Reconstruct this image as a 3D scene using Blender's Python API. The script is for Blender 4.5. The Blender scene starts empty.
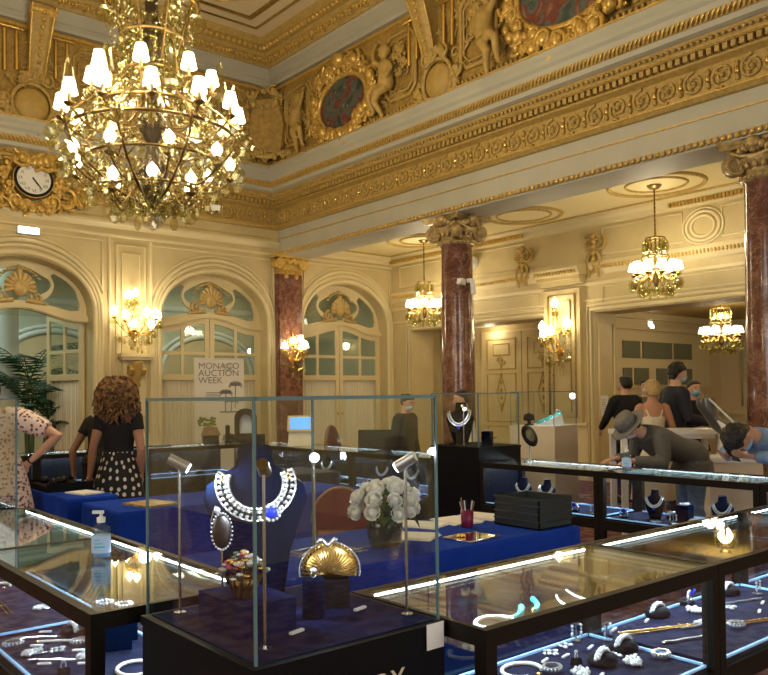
import bpy, bmesh, math, random
import numpy as np
from mathutils import Vector, Matrix
PI=math.pi; sin=math.sin; cos=math.cos
R=random.Random(7)
SC=bpy.context.scene; COL=SC.collection

# ------------------------------------------------------------ materials
MATS={}
def mat(name,c=(.5,.5,.5),rough=.5,metal=0.,var=0.,scale=8.,bump=0.,bscale=40.,c2=None,spec=.5,coat=0.,trans=0.,ior=1.45,alpha=1.):
    m=bpy.data.materials.new(name); m.use_nodes=True; nt=m.node_tree; b=nt.nodes['Principled BSDF']
    b.inputs['Base Color'].default_value=(*c,1); b.inputs['Roughness'].default_value=rough; b.inputs['Metallic'].default_value=metal
    b.inputs['Specular IOR Level'].default_value=spec; b.inputs['Coat Weight'].default_value=coat; b.inputs['Transmission Weight'].default_value=trans; b.inputs['IOR'].default_value=ior
    if var>0 or c2 or bump>0:
        tc=nt.nodes.new('ShaderNodeTexCoord')
    if var>0 or c2:
        n=nt.nodes.new('ShaderNodeTexNoise'); n.inputs['Scale'].default_value=scale; n.inputs['Detail'].default_value=5
        nt.links.new(tc.outputs['Object'],n.inputs['Vector'])
        r=nt.nodes.new('ShaderNodeValToRGB'); r.color_ramp.elements[0].position=.35; r.color_ramp.elements[1].position=.65
        d=c2 or tuple(x*(1-var) for x in c)
        r.color_ramp.elements[0].color=(*d,1); r.color_ramp.elements[1].color=(*c,1)
        nt.links.new(n.outputs['Fac'],r.inputs['Fac']); nt.links.new(r.outputs['Color'],b.inputs['Base Color'])
    if bump>0:
        n2=nt.nodes.new('ShaderNodeTexNoise'); n2.inputs['Scale'].default_value=bscale; n2.inputs['Detail'].default_value=3
        nt.links.new(tc.outputs['Object'],n2.inputs['Vector'])
        bp=nt.nodes.new('ShaderNodeBump'); bp.inputs['Strength'].default_value=bump; bp.inputs['Distance'].default_value=.02
        nt.links.new(n2.outputs['Fac'],bp.inputs['Height']); nt.links.new(bp.outputs['Normal'],b.inputs['Normal'])
    MATS[name]=m; return m
def emis(name,c,s,base=None):
    m=bpy.data.materials.new(name); m.use_nodes=True; b=m.node_tree.nodes['Principled BSDF']
    b.inputs['Base Color'].default_value=(*(base or c),1); b.inputs['Emission Color'].default_value=(*c,1); b.inputs['Emission Strength'].default_value=s
    MATS[name]=m; return m
def thin_glass(name,tint=(1,1,1),ior=1.5,rough=0.,base=0.):
    m=bpy.data.materials.new(name); m.use_nodes=True; nt=m.node_tree; nt.nodes.clear()
    o=nt.nodes.new('ShaderNodeOutputMaterial'); mx=nt.nodes.new('ShaderNodeMixShader'); t=nt.nodes.new('ShaderNodeBsdfTransparent'); g=nt.nodes.new('ShaderNodeBsdfGlossy'); f=nt.nodes.new('ShaderNodeFresnel')
    f.inputs['IOR'].default_value=ior; t.inputs['Color'].default_value=(*tint,1); g.inputs['Roughness'].default_value=rough
    src=f.outputs['Fac']
    if base>0:
        a=nt.nodes.new('ShaderNodeMath'); a.operation='ADD'; a.use_clamp=True; a.inputs[1].default_value=base; nt.links.new(src,a.inputs[0]); src=a.outputs[0]
    # both faces of a pane are outer faces: the inner one is seen from behind
    nt.links.new(src,mx.inputs[0]); nt.links.new(t.outputs[0],mx.inputs[1]); nt.links.new(g.outputs[0],mx.inputs[2]); nt.links.new(mx.outputs[0],o.inputs[0])
    MATS[name]=m; return m
def ramp_mat(name,build):
    m=bpy.data.materials.new(name); m.use_nodes=True; nt=m.node_tree; b=nt.nodes['Principled BSDF']; build(nt,b); MATS[name]=m; return m
def N(nt,t,**k):
    n=nt.nodes.new(t)
    for a,v in k.items():
        if a in n.inputs: n.inputs[a].default_value=v
        else: setattr(n,a,v)
    return n

# ------------------------------------------------------------ mesh builder
def frame_of(d):
    d=Vector(d).normalized(); a=Vector((0,0,1)) if abs(d.z)<.9 else Vector((1,0,0))
    u=d.cross(a).normalized(); return u,d.cross(u).normalized()
class MB:
    def __init__(s): s.v=[]; s.f=[]; s.sm=[]; s.uv={}
    def add(s,vs,fs,smooth=False):
        b=len(s.v); s.v+= [tuple(p) for p in vs]
        for f in fs: s.f.append(tuple(i+b for i in f)); s.sm.append(smooth)
        return s
    def box(s,c,d,rz=0.,M=None,top=1.):
        x,y,z=d[0]/2,d[1]/2,d[2]/2; vs=[]
        for k in (-1,1):
            q=top if k>0 else 1.
            for i,j in ((-1,-1),(1,-1),(1,1),(-1,1)): vs.append(Vector((i*x*q,j*y*q,k*z)))
        if M is not None: vs=[M@v for v in vs]
        elif rz:
            ca,sa=cos(rz),sin(rz); vs=[Vector((v.x*ca-v.y*sa,v.x*sa+v.y*ca,v.z)) for v in vs]
        c=Vector(c); return s.add([v+c for v in vs],[(3,2,1,0),(4,5,6,7),(0,1,5,4),(1,2,6,5),(2,3,7,6),(3,0,4,7)])
    def bx(s,x0,x1,y0,y1,z0,z1): return s.box(((x0+x1)/2,(y0+y1)/2,(z0+z1)/2),(x1-x0,y1-y0,z1-z0))
    def cyl(s,p0,p1,r0,r1=None,n=12,cap=True):
        r1=r0 if r1 is None else r1; p0=Vector(p0); p1=Vector(p1); u,v=frame_of(p1-p0); vs=[]
        for p,r in ((p0,r0),(p1,r1)):
            for i in range(n): a=2*PI*i/n; vs.append(p+u*(r*cos(a))+v*(r*sin(a)))
        fs=[(i,(i+1)%n,n+(i+1)%n,n+i) for i in range(n)]; s.add(vs,fs,True)
        if cap:
            s.add(vs[:n],[tuple(range(n-1,-1,-1))]); s.add(vs[n:],[tuple(range(n))])
        return s
    def tube(s,pts,r,n=6,closed=False,cap=True):
        pts=[Vector(p) for p in pts]; m=len(pts); rs=r if isinstance(r,(list,tuple)) else [r]*m
        vs=[]; u=None
        for i in range(m):
            a=pts[i-1] if (i or closed) else pts[0]; b=pts[(i+1)%m] if (i<m-1 or closed) else pts[-1]
            d=(b-a); d=d.normalized() if d.length>1e-9 else Vector((0,0,1))
            if u is None: u,v=frame_of(d)
            else:
                u=(u-d*u.dot(d)); u=u.normalized() if u.length>1e-6 else frame_of(d)[0]; v=d.cross(u)
            for k in range(n): t=2*PI*k/n; vs.append(pts[i]+(u*cos(t)+v*sin(t))*rs[i])
        fs=[]
        for i in range(m if closed else m-1):
            j=(i+1)%m
            for k in range(n): l=(k+1)%n; fs.append((i*n+k,i*n+l,j*n+l,j*n+k))
        s.add(vs,fs,True)
        if cap and not closed:
            s.add(vs[:n],[tuple(range(n-1,-1,-1))]); s.add(vs[-n:],[tuple(range(n))])
        return s
    def lathe(s,prof,n=24,c=(0,0,0),sx=1.,sy=1.,smooth=True):
        c=Vector(c); vs=[]; m=len(prof)
        for r,z in prof:
            for k in range(n): a=2*PI*k/n; vs.append(c+Vector((r*cos(a)*sx,r*sin(a)*sy,z)))
        fs=[(i*n+k,i*n+(k+1)%n,(i+1)*n+(k+1)%n,(i+1)*n+k) for i in range(m-1) for k in range(n)]
        s.add(vs,fs,smooth)
        if prof[0][0]>1e-4: s.add(vs[:n],[tuple(range(n-1,-1,-1))])
        if prof[-1][0]>1e-4: s.add(vs[-n:],[tuple(range(n))])
        return s
    def loft(s,rings,cap=True,closed=True,smooth=True):
        n=len(rings[0]); vs=[p for r in rings for p in r]; fs=[]
        for i in range(len(rings)-1):
            for k in range(n if closed else n-1): l=(k+1)%n; fs.append((i*n+k,i*n+l,(i+1)*n+l,(i+1)*n+k))
        s.add(vs,fs,smooth)
        if cap and closed:
            s.add(rings[0],[tuple(range(n-1,-1,-1))]); s.add(rings[-1],[tuple(range(n))])
        return s
    def sph(s,c,r,nu=12,nv=8,M=None):
        rx,ry,rz=r if isinstance(r,(tuple,list)) else (r,r,r); c=Vector(c); vs=[]; fs=[]
        vs.append(Vector((0,0,-rz)))
        for i in range(1,nv):
            t=-PI/2+PI*i/nv
            for k in range(nu): a=2*PI*k/nu; vs.append(Vector((rx*cos(t)*cos(a),ry*cos(t)*sin(a),rz*sin(t))))
        vs.append(Vector((0,0,rz))); L=len(vs)-1
        for k in range(nu): fs.append((0,1+(k+1)%nu,1+k)); fs.append((L,L-nu+k,L-nu+(k+1)%nu))
        for i in range(nv-2):
            for k in range(nu): l=(k+1)%nu; a=1+i*nu; fs.append((a+k,a+l,a+nu+l,a+nu+k))
        if M is not None: vs=[M@v for v in vs]
        return s.add([v+c for v in vs],fs,True)
    def prism(s,poly,f,smooth=False):
        """poly: 2-D points; f(u,v,t) -> 3-D for t=0 and t=1"""
        n=len(poly); a=[f(u,v,0) for u,v in poly]; b=[f(u,v,1) for u,v in poly]
        s.add(a+b,[tuple(range(n-1,-1,-1)),tuple(range(n,2*n))]+[(i,(i+1)%n,n+(i+1)%n,n+i) for i in range(n)],smooth); return s
    def plate(s,outline,holes,f):
        """flat board with holes; f(u,v,t), t in 0..1"""
        cu=bpy.data.curves.new('tmp','CURVE'); cu.dimensions='2D'; cu.fill_mode='BOTH'; cu.extrude=.5
        for poly in [outline]+list(holes):
            sp=cu.splines.new('POLY'); sp.points.add(len(poly)-1); sp.use_cyclic_u=True
            for p,q in zip(sp.points,poly): p.co=(q[0],q[1],0,1)
        o=bpy.data.objects.new('tmp',cu); COL.objects.link(o)
        dg=bpy.context.evaluated_depsgraph_get(); me=o.evaluated_get(dg).to_mesh()
        vs=[f(v.co.x,v.co.y,v.co.z+.5) for v in me.vertices]; fs=[tuple(p.vertices) for p in me.polygons]
        o.evaluated_get(dg).to_mesh_clear(); bpy.data.objects.remove(o); bpy.data.curves.remove(cu)
        return s.add(vs,fs)
    def join(s,o,M=None):
        vs=[tuple(M@Vector(v)) for v in o.v] if M is not None else o.v
        b=len(s.v); s.v+=vs; s.f+=[tuple(i+b for i in f) for f in o.f]; s.sm+=o.sm; return s
    def mesh(s,name,m):
        me=bpy.data.meshes.new(name); me.from_pydata(s.v,[],s.f); me.polygons.foreach_set('use_smooth',s.sm)
        if m is not None: me.materials.append(MATS[m] if isinstance(m,str) else m)
        bm=bmesh.new(); bm.from_mesh(me); bmesh.ops.recalc_face_normals(bm,faces=bm.faces); bm.to_mesh(me); bm.free()
        me.update(); return me
    def build(s,name,m,parent=None,loc=(0,0,0),rz=0.):
        o=bpy.data.objects.new(name,s.mesh(name,m)); COL.objects.link(o); o.location=loc; o.rotation_euler=(0,0,rz)
        if parent is not None: o.parent=parent
        return o
def obj(name,me,parent=None,loc=(0,0,0),rot=(0,0,0)):
    o=bpy.data.objects.new(name,me); COL.objects.link(o); o.location=loc; o.rotation_euler=rot
    if parent is not None: o.parent=parent
    return o
def tag(o,label,cat,group=None,kind=None):
    o['label']=label; o['category']=cat
    if group: o['group']=group
    if kind: o['kind']=kind
    return o
def thing(name,label,cat,loc=(0,0,0),rz=0.,group=None):
    o=bpy.data.objects.new(name,None); o.empty_display_size=.1; COL.objects.link(o); o.location=loc; o.rotation_euler=(0,0,rz)
    return tag(o,label,cat,group)
def struct(o): o['kind']='structure'; return o
def dup(root,loc,rz=0.,label=None,group=None,scale=None):
    r=root.copy(); COL.objects.link(r); r.location=loc; r.rotation_euler=(0,0,rz)
    if scale: r.scale=(scale,)*3
    if label: r['label']=label
    if group: r['group']=group
    for ch in list(root.children):
        c=ch.copy(); COL.objects.link(c); c.parent=r
        for g in list(ch.children):
            d=g.copy(); COL.objects.link(d); d.parent=c
    return r
def text_mesh(body,size,extrude=.001,align='CENTER',spacing=1.,shear=0.):
    cu=bpy.data.curves.new('t','FONT'); cu.body=body; cu.size=size; cu.extrude=extrude; cu.align_x=align; cu.align_y='CENTER'; cu.space_character=spacing; cu.space_line=.9; cu.resolution_u=3
    o=bpy.data.objects.new('t',cu); COL.objects.link(o); dg=bpy.context.evaluated_depsgraph_get(); me=bpy.data.meshes.new_from_object(o.evaluated_get(dg))
    bpy.data.objects.remove(o); bpy.data.curves.remove(cu); return me
def arc(cx,cy,rx,ry,a0,a1,n): return [(cx+rx*cos(a0+(a1-a0)*i/n),cy+ry*sin(a0+(a1-a0)*i/n)) for i in range(n+1)]
def spiral(r0,turns,n=26,dirn=1,a0=0.,k=.12):
    out=[]
    for i in range(n):
        t=i/(n-1); r=r0*(1-t)+r0*k*t; a=a0+dirn*t*turns*2*PI; out.append((r*cos(a),r*sin(a)))
    return out
def light(name,kind,loc,energy,color,size=.1,**k):
    l=bpy.data.lights.new(name,kind); l.energy=energy; l.color=color
    if kind=='AREA': l.size=size; l.shape=k.get('shape','SQUARE'); l.size_y=k.get('size_y',size)
    else: l.shadow_soft_size=size
    if kind=='SPOT': l.spot_size=k.get('angle',1.); l.spot_blend=k.get('blend',.4)
    o=bpy.data.objects.new(name,l); COL.objects.link(o); o.location=loc
    if 'to' in k: o.rotation_euler=(Vector(k['to'])-Vector(loc)).to_track_quat('-Z','Y').to_euler()
    return o
# ------------------------------------------------------------ palette
mat('cream',(.62,.51,.27),.55,var=.10,scale=3)
mat('cream_trim',(.72,.62,.37),.45)
mat('grey_paint',(.47,.46,.38),.55,var=.08,scale=2)
mat('ochre',(.45,.29,.075),.5,var=.35,scale=14,bump=.5,bscale=30)
mat('ochre_light',(.52,.36,.11),.45,var=.25,scale=20)
mat('gilt',(.78,.52,.14),.36,metal=.45,var=.35,scale=25)
mat('gilt_bright',(.95,.68,.22),.25,metal=.9)
mat('ceiling_paint',(.74,.62,.38),.6,var=.06,scale=2)
mat('aisle_ceiling',(.70,.60,.33),.55)
mat('plaster_tan',(.50,.34,.10),.5,var=.15,scale=9)
mat('black',(.006,.006,.008),.35,spec=.25)
mat('black_matte',(.008,.008,.010),.8,spec=.1)
mat('lacquer',(.005,.0045,.006),.5,spec=.15)
mat('bronze_frame',(.015,.012,.009),.42,metal=.15,spec=.18)
mat('blue_cloth',(.012,.054,.44),.85,spec=.08,var=.25,scale=4,bump=.25,bscale=9)
mat('navy_velvet',(.0012,.0050,.022),.9,var=.2,scale=20,spec=.05)
mat('deck_velvet',(.016,.018,.044),.85,spec=.05,var=.45,scale=9,bump=.7,bscale=11)
mat('plinth_top',(.008,.014,.070),.8,spec=.08,var=.5,scale=7,bump=.4,bscale=9)
mat('steel',(.62,.62,.64),.22,metal=1)
mat('dark_steel',(.16,.15,.16),.3,metal=1)
mat('silver',(.86,.88,.92),.16,metal=.85)
mat('diamond',(.88,.93,1.),.08,metal=.55,spec=1,coat=1)
mat('sapphire',(.01,.04,.75),.08,coat=1,spec=1)
mat('pearl',(.90,.86,.78),.2,coat=.6)
mat('turquoise',(.05,.62,.66),.3)
mat('emerald',(.12,.17,.10),.15,coat=1)
mat('ruby',(.50,.08,.16),.15,coat=1)
mat('gold',(.95,.62,.20),.24,metal=1)
mat('gold_dark',(.22,.14,.05),.35,metal=.9)
mat('bronze_dark',(.05,.035,.02),.35,metal=.6)
mat('white_paper',(.82,.82,.80),.6)
mat('white_gloss',(.80,.80,.80),.3)
mat('warm_white',(.72,.64,.50),.5)
mat('skin',(.62,.36,.24),.5); mat('skin_brown',(.30,.15,.09),.5); mat('skin_tan',(.50,.25,.15),.5)
mat('hair_dark',(.014,.010,.008),.45,var=.4,scale=60,bump=.6,bscale=90)
mat('hair_brown',(.035,.017,.010),.45,bump=.6,bscale=90)
mat('hair_curly',(.40,.20,.075),.6,var=.85,scale=26,bump=1.,bscale=45)
mat('hair_blonde',(.62,.42,.17),.5,var=.35,scale=50,bump=.6,bscale=80)
mat('cloth_black',(.010,.010,.012),.8,var=.3,scale=12)
mat('cloth_navy',(.018,.020,.034),.75)
mat('cloth_grey',(.13,.125,.115),.85,var=.2,scale=40)
mat('cloth_hat',(.20,.185,.16),.85,var=.25,scale=50)
mat('cloth_cream',(.80,.72,.55),.8)
mat('cloth_denim',(.20,.32,.52),.85,var=.25,scale=30)
mat('jeans',(.17,.25,.42),.85,var=.3,scale=25)
mat('cloth_white',(.72,.72,.74),.8)
mat('mask_blue',(.28,.55,.78),.75); mat('mask_white',(.72,.74,.80),.75)
mat('eye',(.85,.85,.85),.2)
mat('red_chair',(.16,.015,.03),.6); mat('wood',(.30,.17,.07),.4,var=.4,scale=12)
mat('palm',(.025,.095,.035),.45,var=.5,scale=12); mat('stem',(.10,.13,.05),.6)
mat('rose_white',(.93,.93,.90),.6); mat('leaf',(.02,.07,.03),.5)
mat('hall_green',(.52,.55,.43),.6); mat('hall_white',(.72,.78,.74),.5)
mat('curtain',(.66,.60,.47),.8); mat('poster',(.74,.71,.63),.7); mat('ink',(.20,.19,.18),.7); mat('ink_green',(.18,.23,.04),.7)
mat('pen_red',(.20,.01,.06),.35); mat('camera_white',(.75,.75,.75),.4)
mat('gold_stone',(.56,.41,.18),.4,metal=.3,var=.5,scale=18)
mat('glass_rim',(.12,.22,.25),.12,coat=.5)
mat('vase_dark',(.015,.022,.022),.08,coat=.5)
mat('label_blue',(.52,.68,.92),.4)
mat('form_grey',(.085,.08,.075),.28,coat=.4,bump=.6,bscale=14)
mat('black_box',(.028,.036,.040),.45)
mat('gel_blue',(.50,.68,.90),.2)
mat('plaster_gilt',(.62,.45,.18),.45,metal=.2,var=.25,scale=18)
mat('salon_wall',(.68,.56,.34),.6); mat('window_dark',(.17,.18,.12),.1)
mat('aluminium',(.72,.75,.80),.35,metal=.9); mat('acrylic_blue',(.25,.45,.70),.15)
mat('mirror',(.9,.9,.9),.03,metal=1)
emis('shade_lit',(1.,.90,.68),4.5,(.9,.85,.7)); emis('bulb_lit',(1.,.88,.62),9.)
emis('led',(.70,.88,1.),30.); emis('led_far',(.66,.87,1.),9.); emis('led_soft',(.30,.58,1.),.26)
emis('spot_lit',(.85,.93,1.),40.); emis('sign_lit',(.95,.98,.90),5.); emis('screen_blue',(.10,.32,.95),1.1); emis('screen_white',(.8,.9,1.),1.6)
def fres(name,tint,f0=.05,rough=0.,gc=(.95,1,.98)):
    m=bpy.data.materials.new(name); m.use_nodes=True; nt=m.node_tree; nt.nodes.clear(); L=nt.links
    o=N(nt,'ShaderNodeOutputMaterial'); mx=N(nt,'ShaderNodeMixShader'); t=N(nt,'ShaderNodeBsdfTransparent'); g=N(nt,'ShaderNodeBsdfGlossy'); lw=N(nt,'ShaderNodeLayerWeight'); lw.inputs['Blend'].default_value=.5
    p=N(nt,'ShaderNodeMath',operation='POWER'); p.inputs[1].default_value=5; q=N(nt,'ShaderNodeMath',operation='MULTIPLY_ADD'); q.inputs[1].default_value=1-f0; q.inputs[2].default_value=f0
    t.inputs['Color'].default_value=(*tint,1); g.inputs['Roughness'].default_value=rough; g.inputs['Color'].default_value=(*gc,1)
    L.new(lw.outputs['Facing'],p.inputs[0]); L.new(p.outputs[0],q.inputs[0]); L.new(q.outputs[0],mx.inputs[0]); L.new(t.outputs[0],mx.inputs[1]); L.new(g.outputs[0],mx.inputs[2]); L.new(mx.outputs[0],o.inputs[0]); MATS[name]=m
fres('glass',(.975,.99,.985),.045); fres('glass_edge',(.38,.62,.60),.06); fres('pane',(.90,.93,.88),.09); fres('crystal',(.95,.93,.80),.20,.12,(.62,.60,.40)); fres('crystal_clear',(.95,.95,.95),.2,.04); fres('bottle',(.80,.90,.98),.07)
def _marble(nt,b):
    L=nt.links; tc=N(nt,'ShaderNodeTexCoord'); n=N(nt,'ShaderNodeTexNoise',Scale=3.2,Detail=8.,Roughness=.7); n.inputs['Distortion'].default_value=1.2
    L.new(tc.outputs['Object'],n.inputs['Vector']); r=N(nt,'ShaderNodeValToRGB'); e=r.color_ramp.elements
    e[0].position=.3; e[0].color=(.085,.032,.022,1); e[1].position=.62; e[1].color=(.26,.12,.08,1); x=r.color_ramp.elements.new(.48); x.color=(.15,.060,.042,1)
    v=N(nt,'ShaderNodeTexVoronoi',Scale=5.,feature='DISTANCE_TO_EDGE'); mp=N(nt,'ShaderNodeVectorMath',operation='ADD'); sc=N(nt,'ShaderNodeVectorMath',operation='SCALE'); sc.inputs['Scale'].default_value=.5
    L.new(n.outputs['Color'],sc.inputs[0]); L.new(sc.outputs[0],mp.inputs[0]); L.new(tc.outputs['Object'],mp.inputs[1]); L.new(mp.outputs[0],v.inputs['Vector'])
    r2=N(nt,'ShaderNodeValToRGB'); r2.color_ramp.elements[0].position=.0; r2.color_ramp.elements[0].color=(1,1,1,1); r2.color_ramp.elements[1].position=.022; r2.color_ramp.elements[1].color=(0,0,0,1)
    mx=N(nt,'ShaderNodeMix',data_type='RGBA'); L.new(v.outputs['Distance'],r2.inputs['Fac']); L.new(r2.outputs['Color'],mx.inputs['Factor']); L.new(n.outputs['Fac'],r.inputs['Fac']); L.new(r.outputs['Color'],mx.inputs['A']); mx.inputs['B'].default_value=(.46,.32,.24,1)
    L.new(mx.outputs['Result'],b.inputs['Base Color']); b.inputs['Roughness'].default_value=.16; b.inputs['Coat Weight'].default_value=.3
ramp_mat('red_marble',_marble)
def _carpet(nt,b):
    L=nt.links; tc=N(nt,'ShaderNodeTexCoord'); v=N(nt,'ShaderNodeTexVoronoi',Scale=5.); n=N(nt,'ShaderNodeTexNoise',Scale=9.,Detail=5.); L.new(tc.outputs['Object'],v.inputs['Vector']); L.new(tc.outputs['Object'],n.inputs['Vector'])
    r=N(nt,'ShaderNodeValToRGB'); e=r.color_ramp.elements; e[0].position=.42; e[0].color=(.085,.010,.016,1); e[1].position=.58; e[1].color=(.20,.10,.085,1); L.new(n.outputs['Fac'],r.inputs['Fac']); L.new(r.outputs['Color'],b.inputs['Base Color']); b.inputs['Roughness'].default_value=.95
ramp_mat('carpet',_carpet)
def _paint(nt,b):
    L=nt.links; tc=N(nt,'ShaderNodeTexCoord'); n=N(nt,'ShaderNodeTexNoise',Scale=2.6,Detail=6.); n.inputs['Distortion'].default_value=1.5; L.new(tc.outputs['Object'],n.inputs['Vector'])
    r=N(nt,'ShaderNodeValToRGB'); e=r.color_ramp.elements; e[0].position=.32; e[0].color=(.008,.014,.012,1); e[1].position=.72; e[1].color=(.30,.20,.13,1)
    for p,c in ((.42,(.05,.07,.06,1)),(.5,(.10,.13,.12,1)),(.56,(.15,.025,.02,1)),(.63,(.18,.07,.04,1))): x=e.new(p); x.color=c
    L.new(n.outputs['Fac'],r.inputs['Fac']); L.new(r.outputs['Color'],b.inputs['Base Color']); b.inputs['Roughness'].default_value=.4
ramp_mat('mural',_paint)
def _dots(nt,b):
    L=nt.links; tc=N(nt,'ShaderNodeTexCoord'); sp=N(nt,'ShaderNodeSeparateXYZ'); at=N(nt,'ShaderNodeMath',operation='ARCTAN2'); mu=N(nt,'ShaderNodeMath',operation='MULTIPLY'); mu.inputs[1].default_value=.24; cb=N(nt,'ShaderNodeCombineXYZ')
    v=N(nt,'ShaderNodeTexVoronoi',voronoi_dimensions='2D',Scale=12.5,Randomness=.55); lt=N(nt,'ShaderNodeMath',operation='LESS_THAN'); lt.inputs[1].default_value=.235
    L.new(tc.outputs['Object'],sp.inputs[0]); L.new(sp.outputs[1],at.inputs[0]); L.new(sp.outputs[0],at.inputs[1]); L.new(at.outputs[0],mu.inputs[0]); L.new(mu.outputs[0],cb.inputs[0]); L.new(sp.outputs[2],cb.inputs[1]); L.new(cb.outputs[0],v.inputs['Vector']); L.new(v.outputs['Distance'],lt.inputs[0])
    mx=N(nt,'ShaderNodeMix',data_type='RGBA'); mx.inputs['A'].default_value=(.010,.009,.011,1); mx.inputs['B'].default_value=(.72,.66,.58,1); L.new(lt.outputs[0],mx.inputs['Factor']); L.new(mx.outputs['Result'],b.inputs['Base Color']); b.inputs['Roughness'].default_value=.8
ramp_mat('polka',_dots)
def _floral(nt,b):
    L=nt.links; tc=N(nt,'ShaderNodeTexCoord'); v=N(nt,'ShaderNodeTexVoronoi',Scale=34.); L.new(tc.outputs['Object'],v.inputs['Vector']); r=N(nt,'ShaderNodeValToRGB'); e=r.color_ramp.elements; r.color_ramp.interpolation='CONSTANT'
    e[0].color=(.10,.03,.06,1); e[1].position=.27; e[1].color=(.36,.16,.17,1); x=e.new(.40); x.color=(.78,.64,.58,1); L.new(v.outputs['Distance'],r.inputs['Fac']); L.new(r.outputs['Color'],b.inputs['Base Color']); b.inputs['Roughness'].default_value=.85
ramp_mat('floral',_floral)

# ------------------------------------------------------------ setting: shell
XB,YB,XW=8.8,13.8,11.8        # beam face, back wall, aisle wall
FP=.35                         # frieze stands this far in front of the walls
W1=lambda s,o,z:(s,YB-o,z)     # back wall: along, out, up
W2=lambda s,o,z:(XB-o,s,z)     # beam side
W3=lambda s,o,z:(XW-o,s,z)     # aisle wall
S1=(-1.,XB); S2=(0.5,YB)
def slab(name,m,x0,x1,y0,y1,z0,z1): return struct(MB().bx(x0,x1,y0,y1,z0,z1).build(name,m))
slab('floor','carpet',-3.2,19,-3.2,20,-.1,0)
slab('ceiling','ceiling_paint',-3.2,XB+.7,-3.2,YB+.5,8.25,8.4)
slab('ceiling','aisle_ceiling',XB+.6,12.0,-3.2,YB,4.6,4.75)
slab('wall_left','cream',-3.3,-3.,-3.2,YB,0,8.3)
slab('wall_front','cream',-3.2,12.5,-3.3,-3.,0,8.3)
# back wall with three arched openings
ARX=[(3.93,1.12,3.87),(7.41,1.12,3.87),(10.52,1.14,3.92)]; SPR=3.02
def arch_poly(cx,hw,top,spr=SPR,z0=0.,n=28): return [(cx-hw,z0)]+[(cx+hw*cos(a),spr+(top-spr)*sin(a)) for a in [PI-PI*i/n for i in range(n+1)]]+[(cx+hw,z0)]
mb=MB(); mb.plate([(-3.2,-.01),(12.5,-.01),(12.5,5.),(-3.2,5.)],[arch_poly(cx,hw,t,z0=.002) for cx,hw,t in ARX],lambda u,v,t:(u,YB+.45*t,v))
mb.bx(-3.2,XB+.6,YB,YB+.4,5.,8.3); struct(mb.build('wall_back','cream'))
# beam over the columns, with the upper hall wall on it
mb=MB(); mb.bx(XB,XB+.6,-3.2,YB,4.42,8.3); struct(mb.build('wall_right','grey_paint'))
# aisle wall with two openings
OP1=(3.2,8.4,2.93); OP2=(9.5,13.16,2.93)
mb=MB(); mb.plate([(-3.2,-.01),(YB,-.01),(YB,4.7),(-3.2,4.7)],[[(OP1[0],.002),(OP1[1],.002),(OP1[1],OP1[2]),(OP1[0],OP1[2])],[(OP2[0],.002),(OP2[1],.002),(OP2[1],OP2[2]),(OP2[0],OP2[2])]],lambda u,v,t:(XW+.66*t,u,v)); struct(mb.build('wall_aisle','cream'))

def strip(mb,poly,walls=(1,2),s1=S1,s2=S2):
    """extrude a (out, up) outline along the back wall and the beam"""
    for w in walls:
        f,(a,b)=((W1,s1),(W2,s2),(W3,s2))[w-1]
        mb.prism(poly,lambda o,z,t:f(a+(b-a)*t,o,z))
    return mb
tn=[0]
def trim(mb,m,): tn[0]+=1; return struct(mb.build('trim_%d'%tn[0],m))
def smallbox(mb,f,s0,s1,o0,o1,z0,z1):
    ps=[f(s,o,z) for z in (z0,z1) for s,o in ((s0,o0),(s1,o0),(s1,o1),(s0,o1))]; mb.add(ps,[(3,2,1,0),(4,5,6,7),(0,1,5,4),(1,2,6,5),(2,3,7,6),(3,0,4,7)])
def along(fn,step,skip=0.):
    for w,f,(a,b) in ((1,W1,(1.6,XB-skip)),(2,W2,(1.8,YB-skip))):
        n=int((b-a)/step)
        for i in range(n): fn(f,b-(i+.5)*step,i)
# main cornice, from the top band down
trim(strip(MB(),[(0,5.98),(.52,5.98),(.52,5.90),(.49,5.86),(.49,5.80),(.45,5.76),(.44,5.70),(0,5.70)]),'grey_paint')
trim(strip(MB(),[(0,5.70),(.44,5.70),(.43,5.66),(.38,5.61),(0,5.61)]),'ochre_light')
trim(strip(MB(),[(0,5.61),(.37,5.61),(.36,5.55),(.30,5.53),(0,5.53)]),'grey_paint')
trim(strip(MB(),[(0,5.53),(.28,5.53),(.22,5.43),(.20,5.43),(.20,5.41),(.09,5.41),(.09,5.33),(.13,5.33),(.13,5.30),(.06,5.27),(.04,5.26),(.04,4.95),(.09,4.94),(.09,4.92),(.05,4.88),(0,4.87)]),'ochre_light')
mb=MB(); along(lambda f,s,i:mb.sph(f(s,.27,5.475),(.026,.026,.026),6,4),.075); trim(mb,'ochre_light')
mb=MB(); along(lambda f,s,i:smallbox(mb,f,s-.028,s+.028,.09,.19,5.335,5.405),.095); trim(mb,'ochre_light')
mb=MB(); strip(mb,[(.205,5.435),(.225,5.435),(.225,5.422),(.205,5.422)]); strip(mb,[(.52,5.985),(.535,5.985),(.535,5.962),(.52,5.962)]); strip(mb,[(.09,4.937),(.105,4.937),(.105,4.922),(.09,4.922)]); strip(mb,[(0,4.70),(.02,4.70),(.02,4.685),(0,4.685)]); trim(mb,'gilt')
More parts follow.
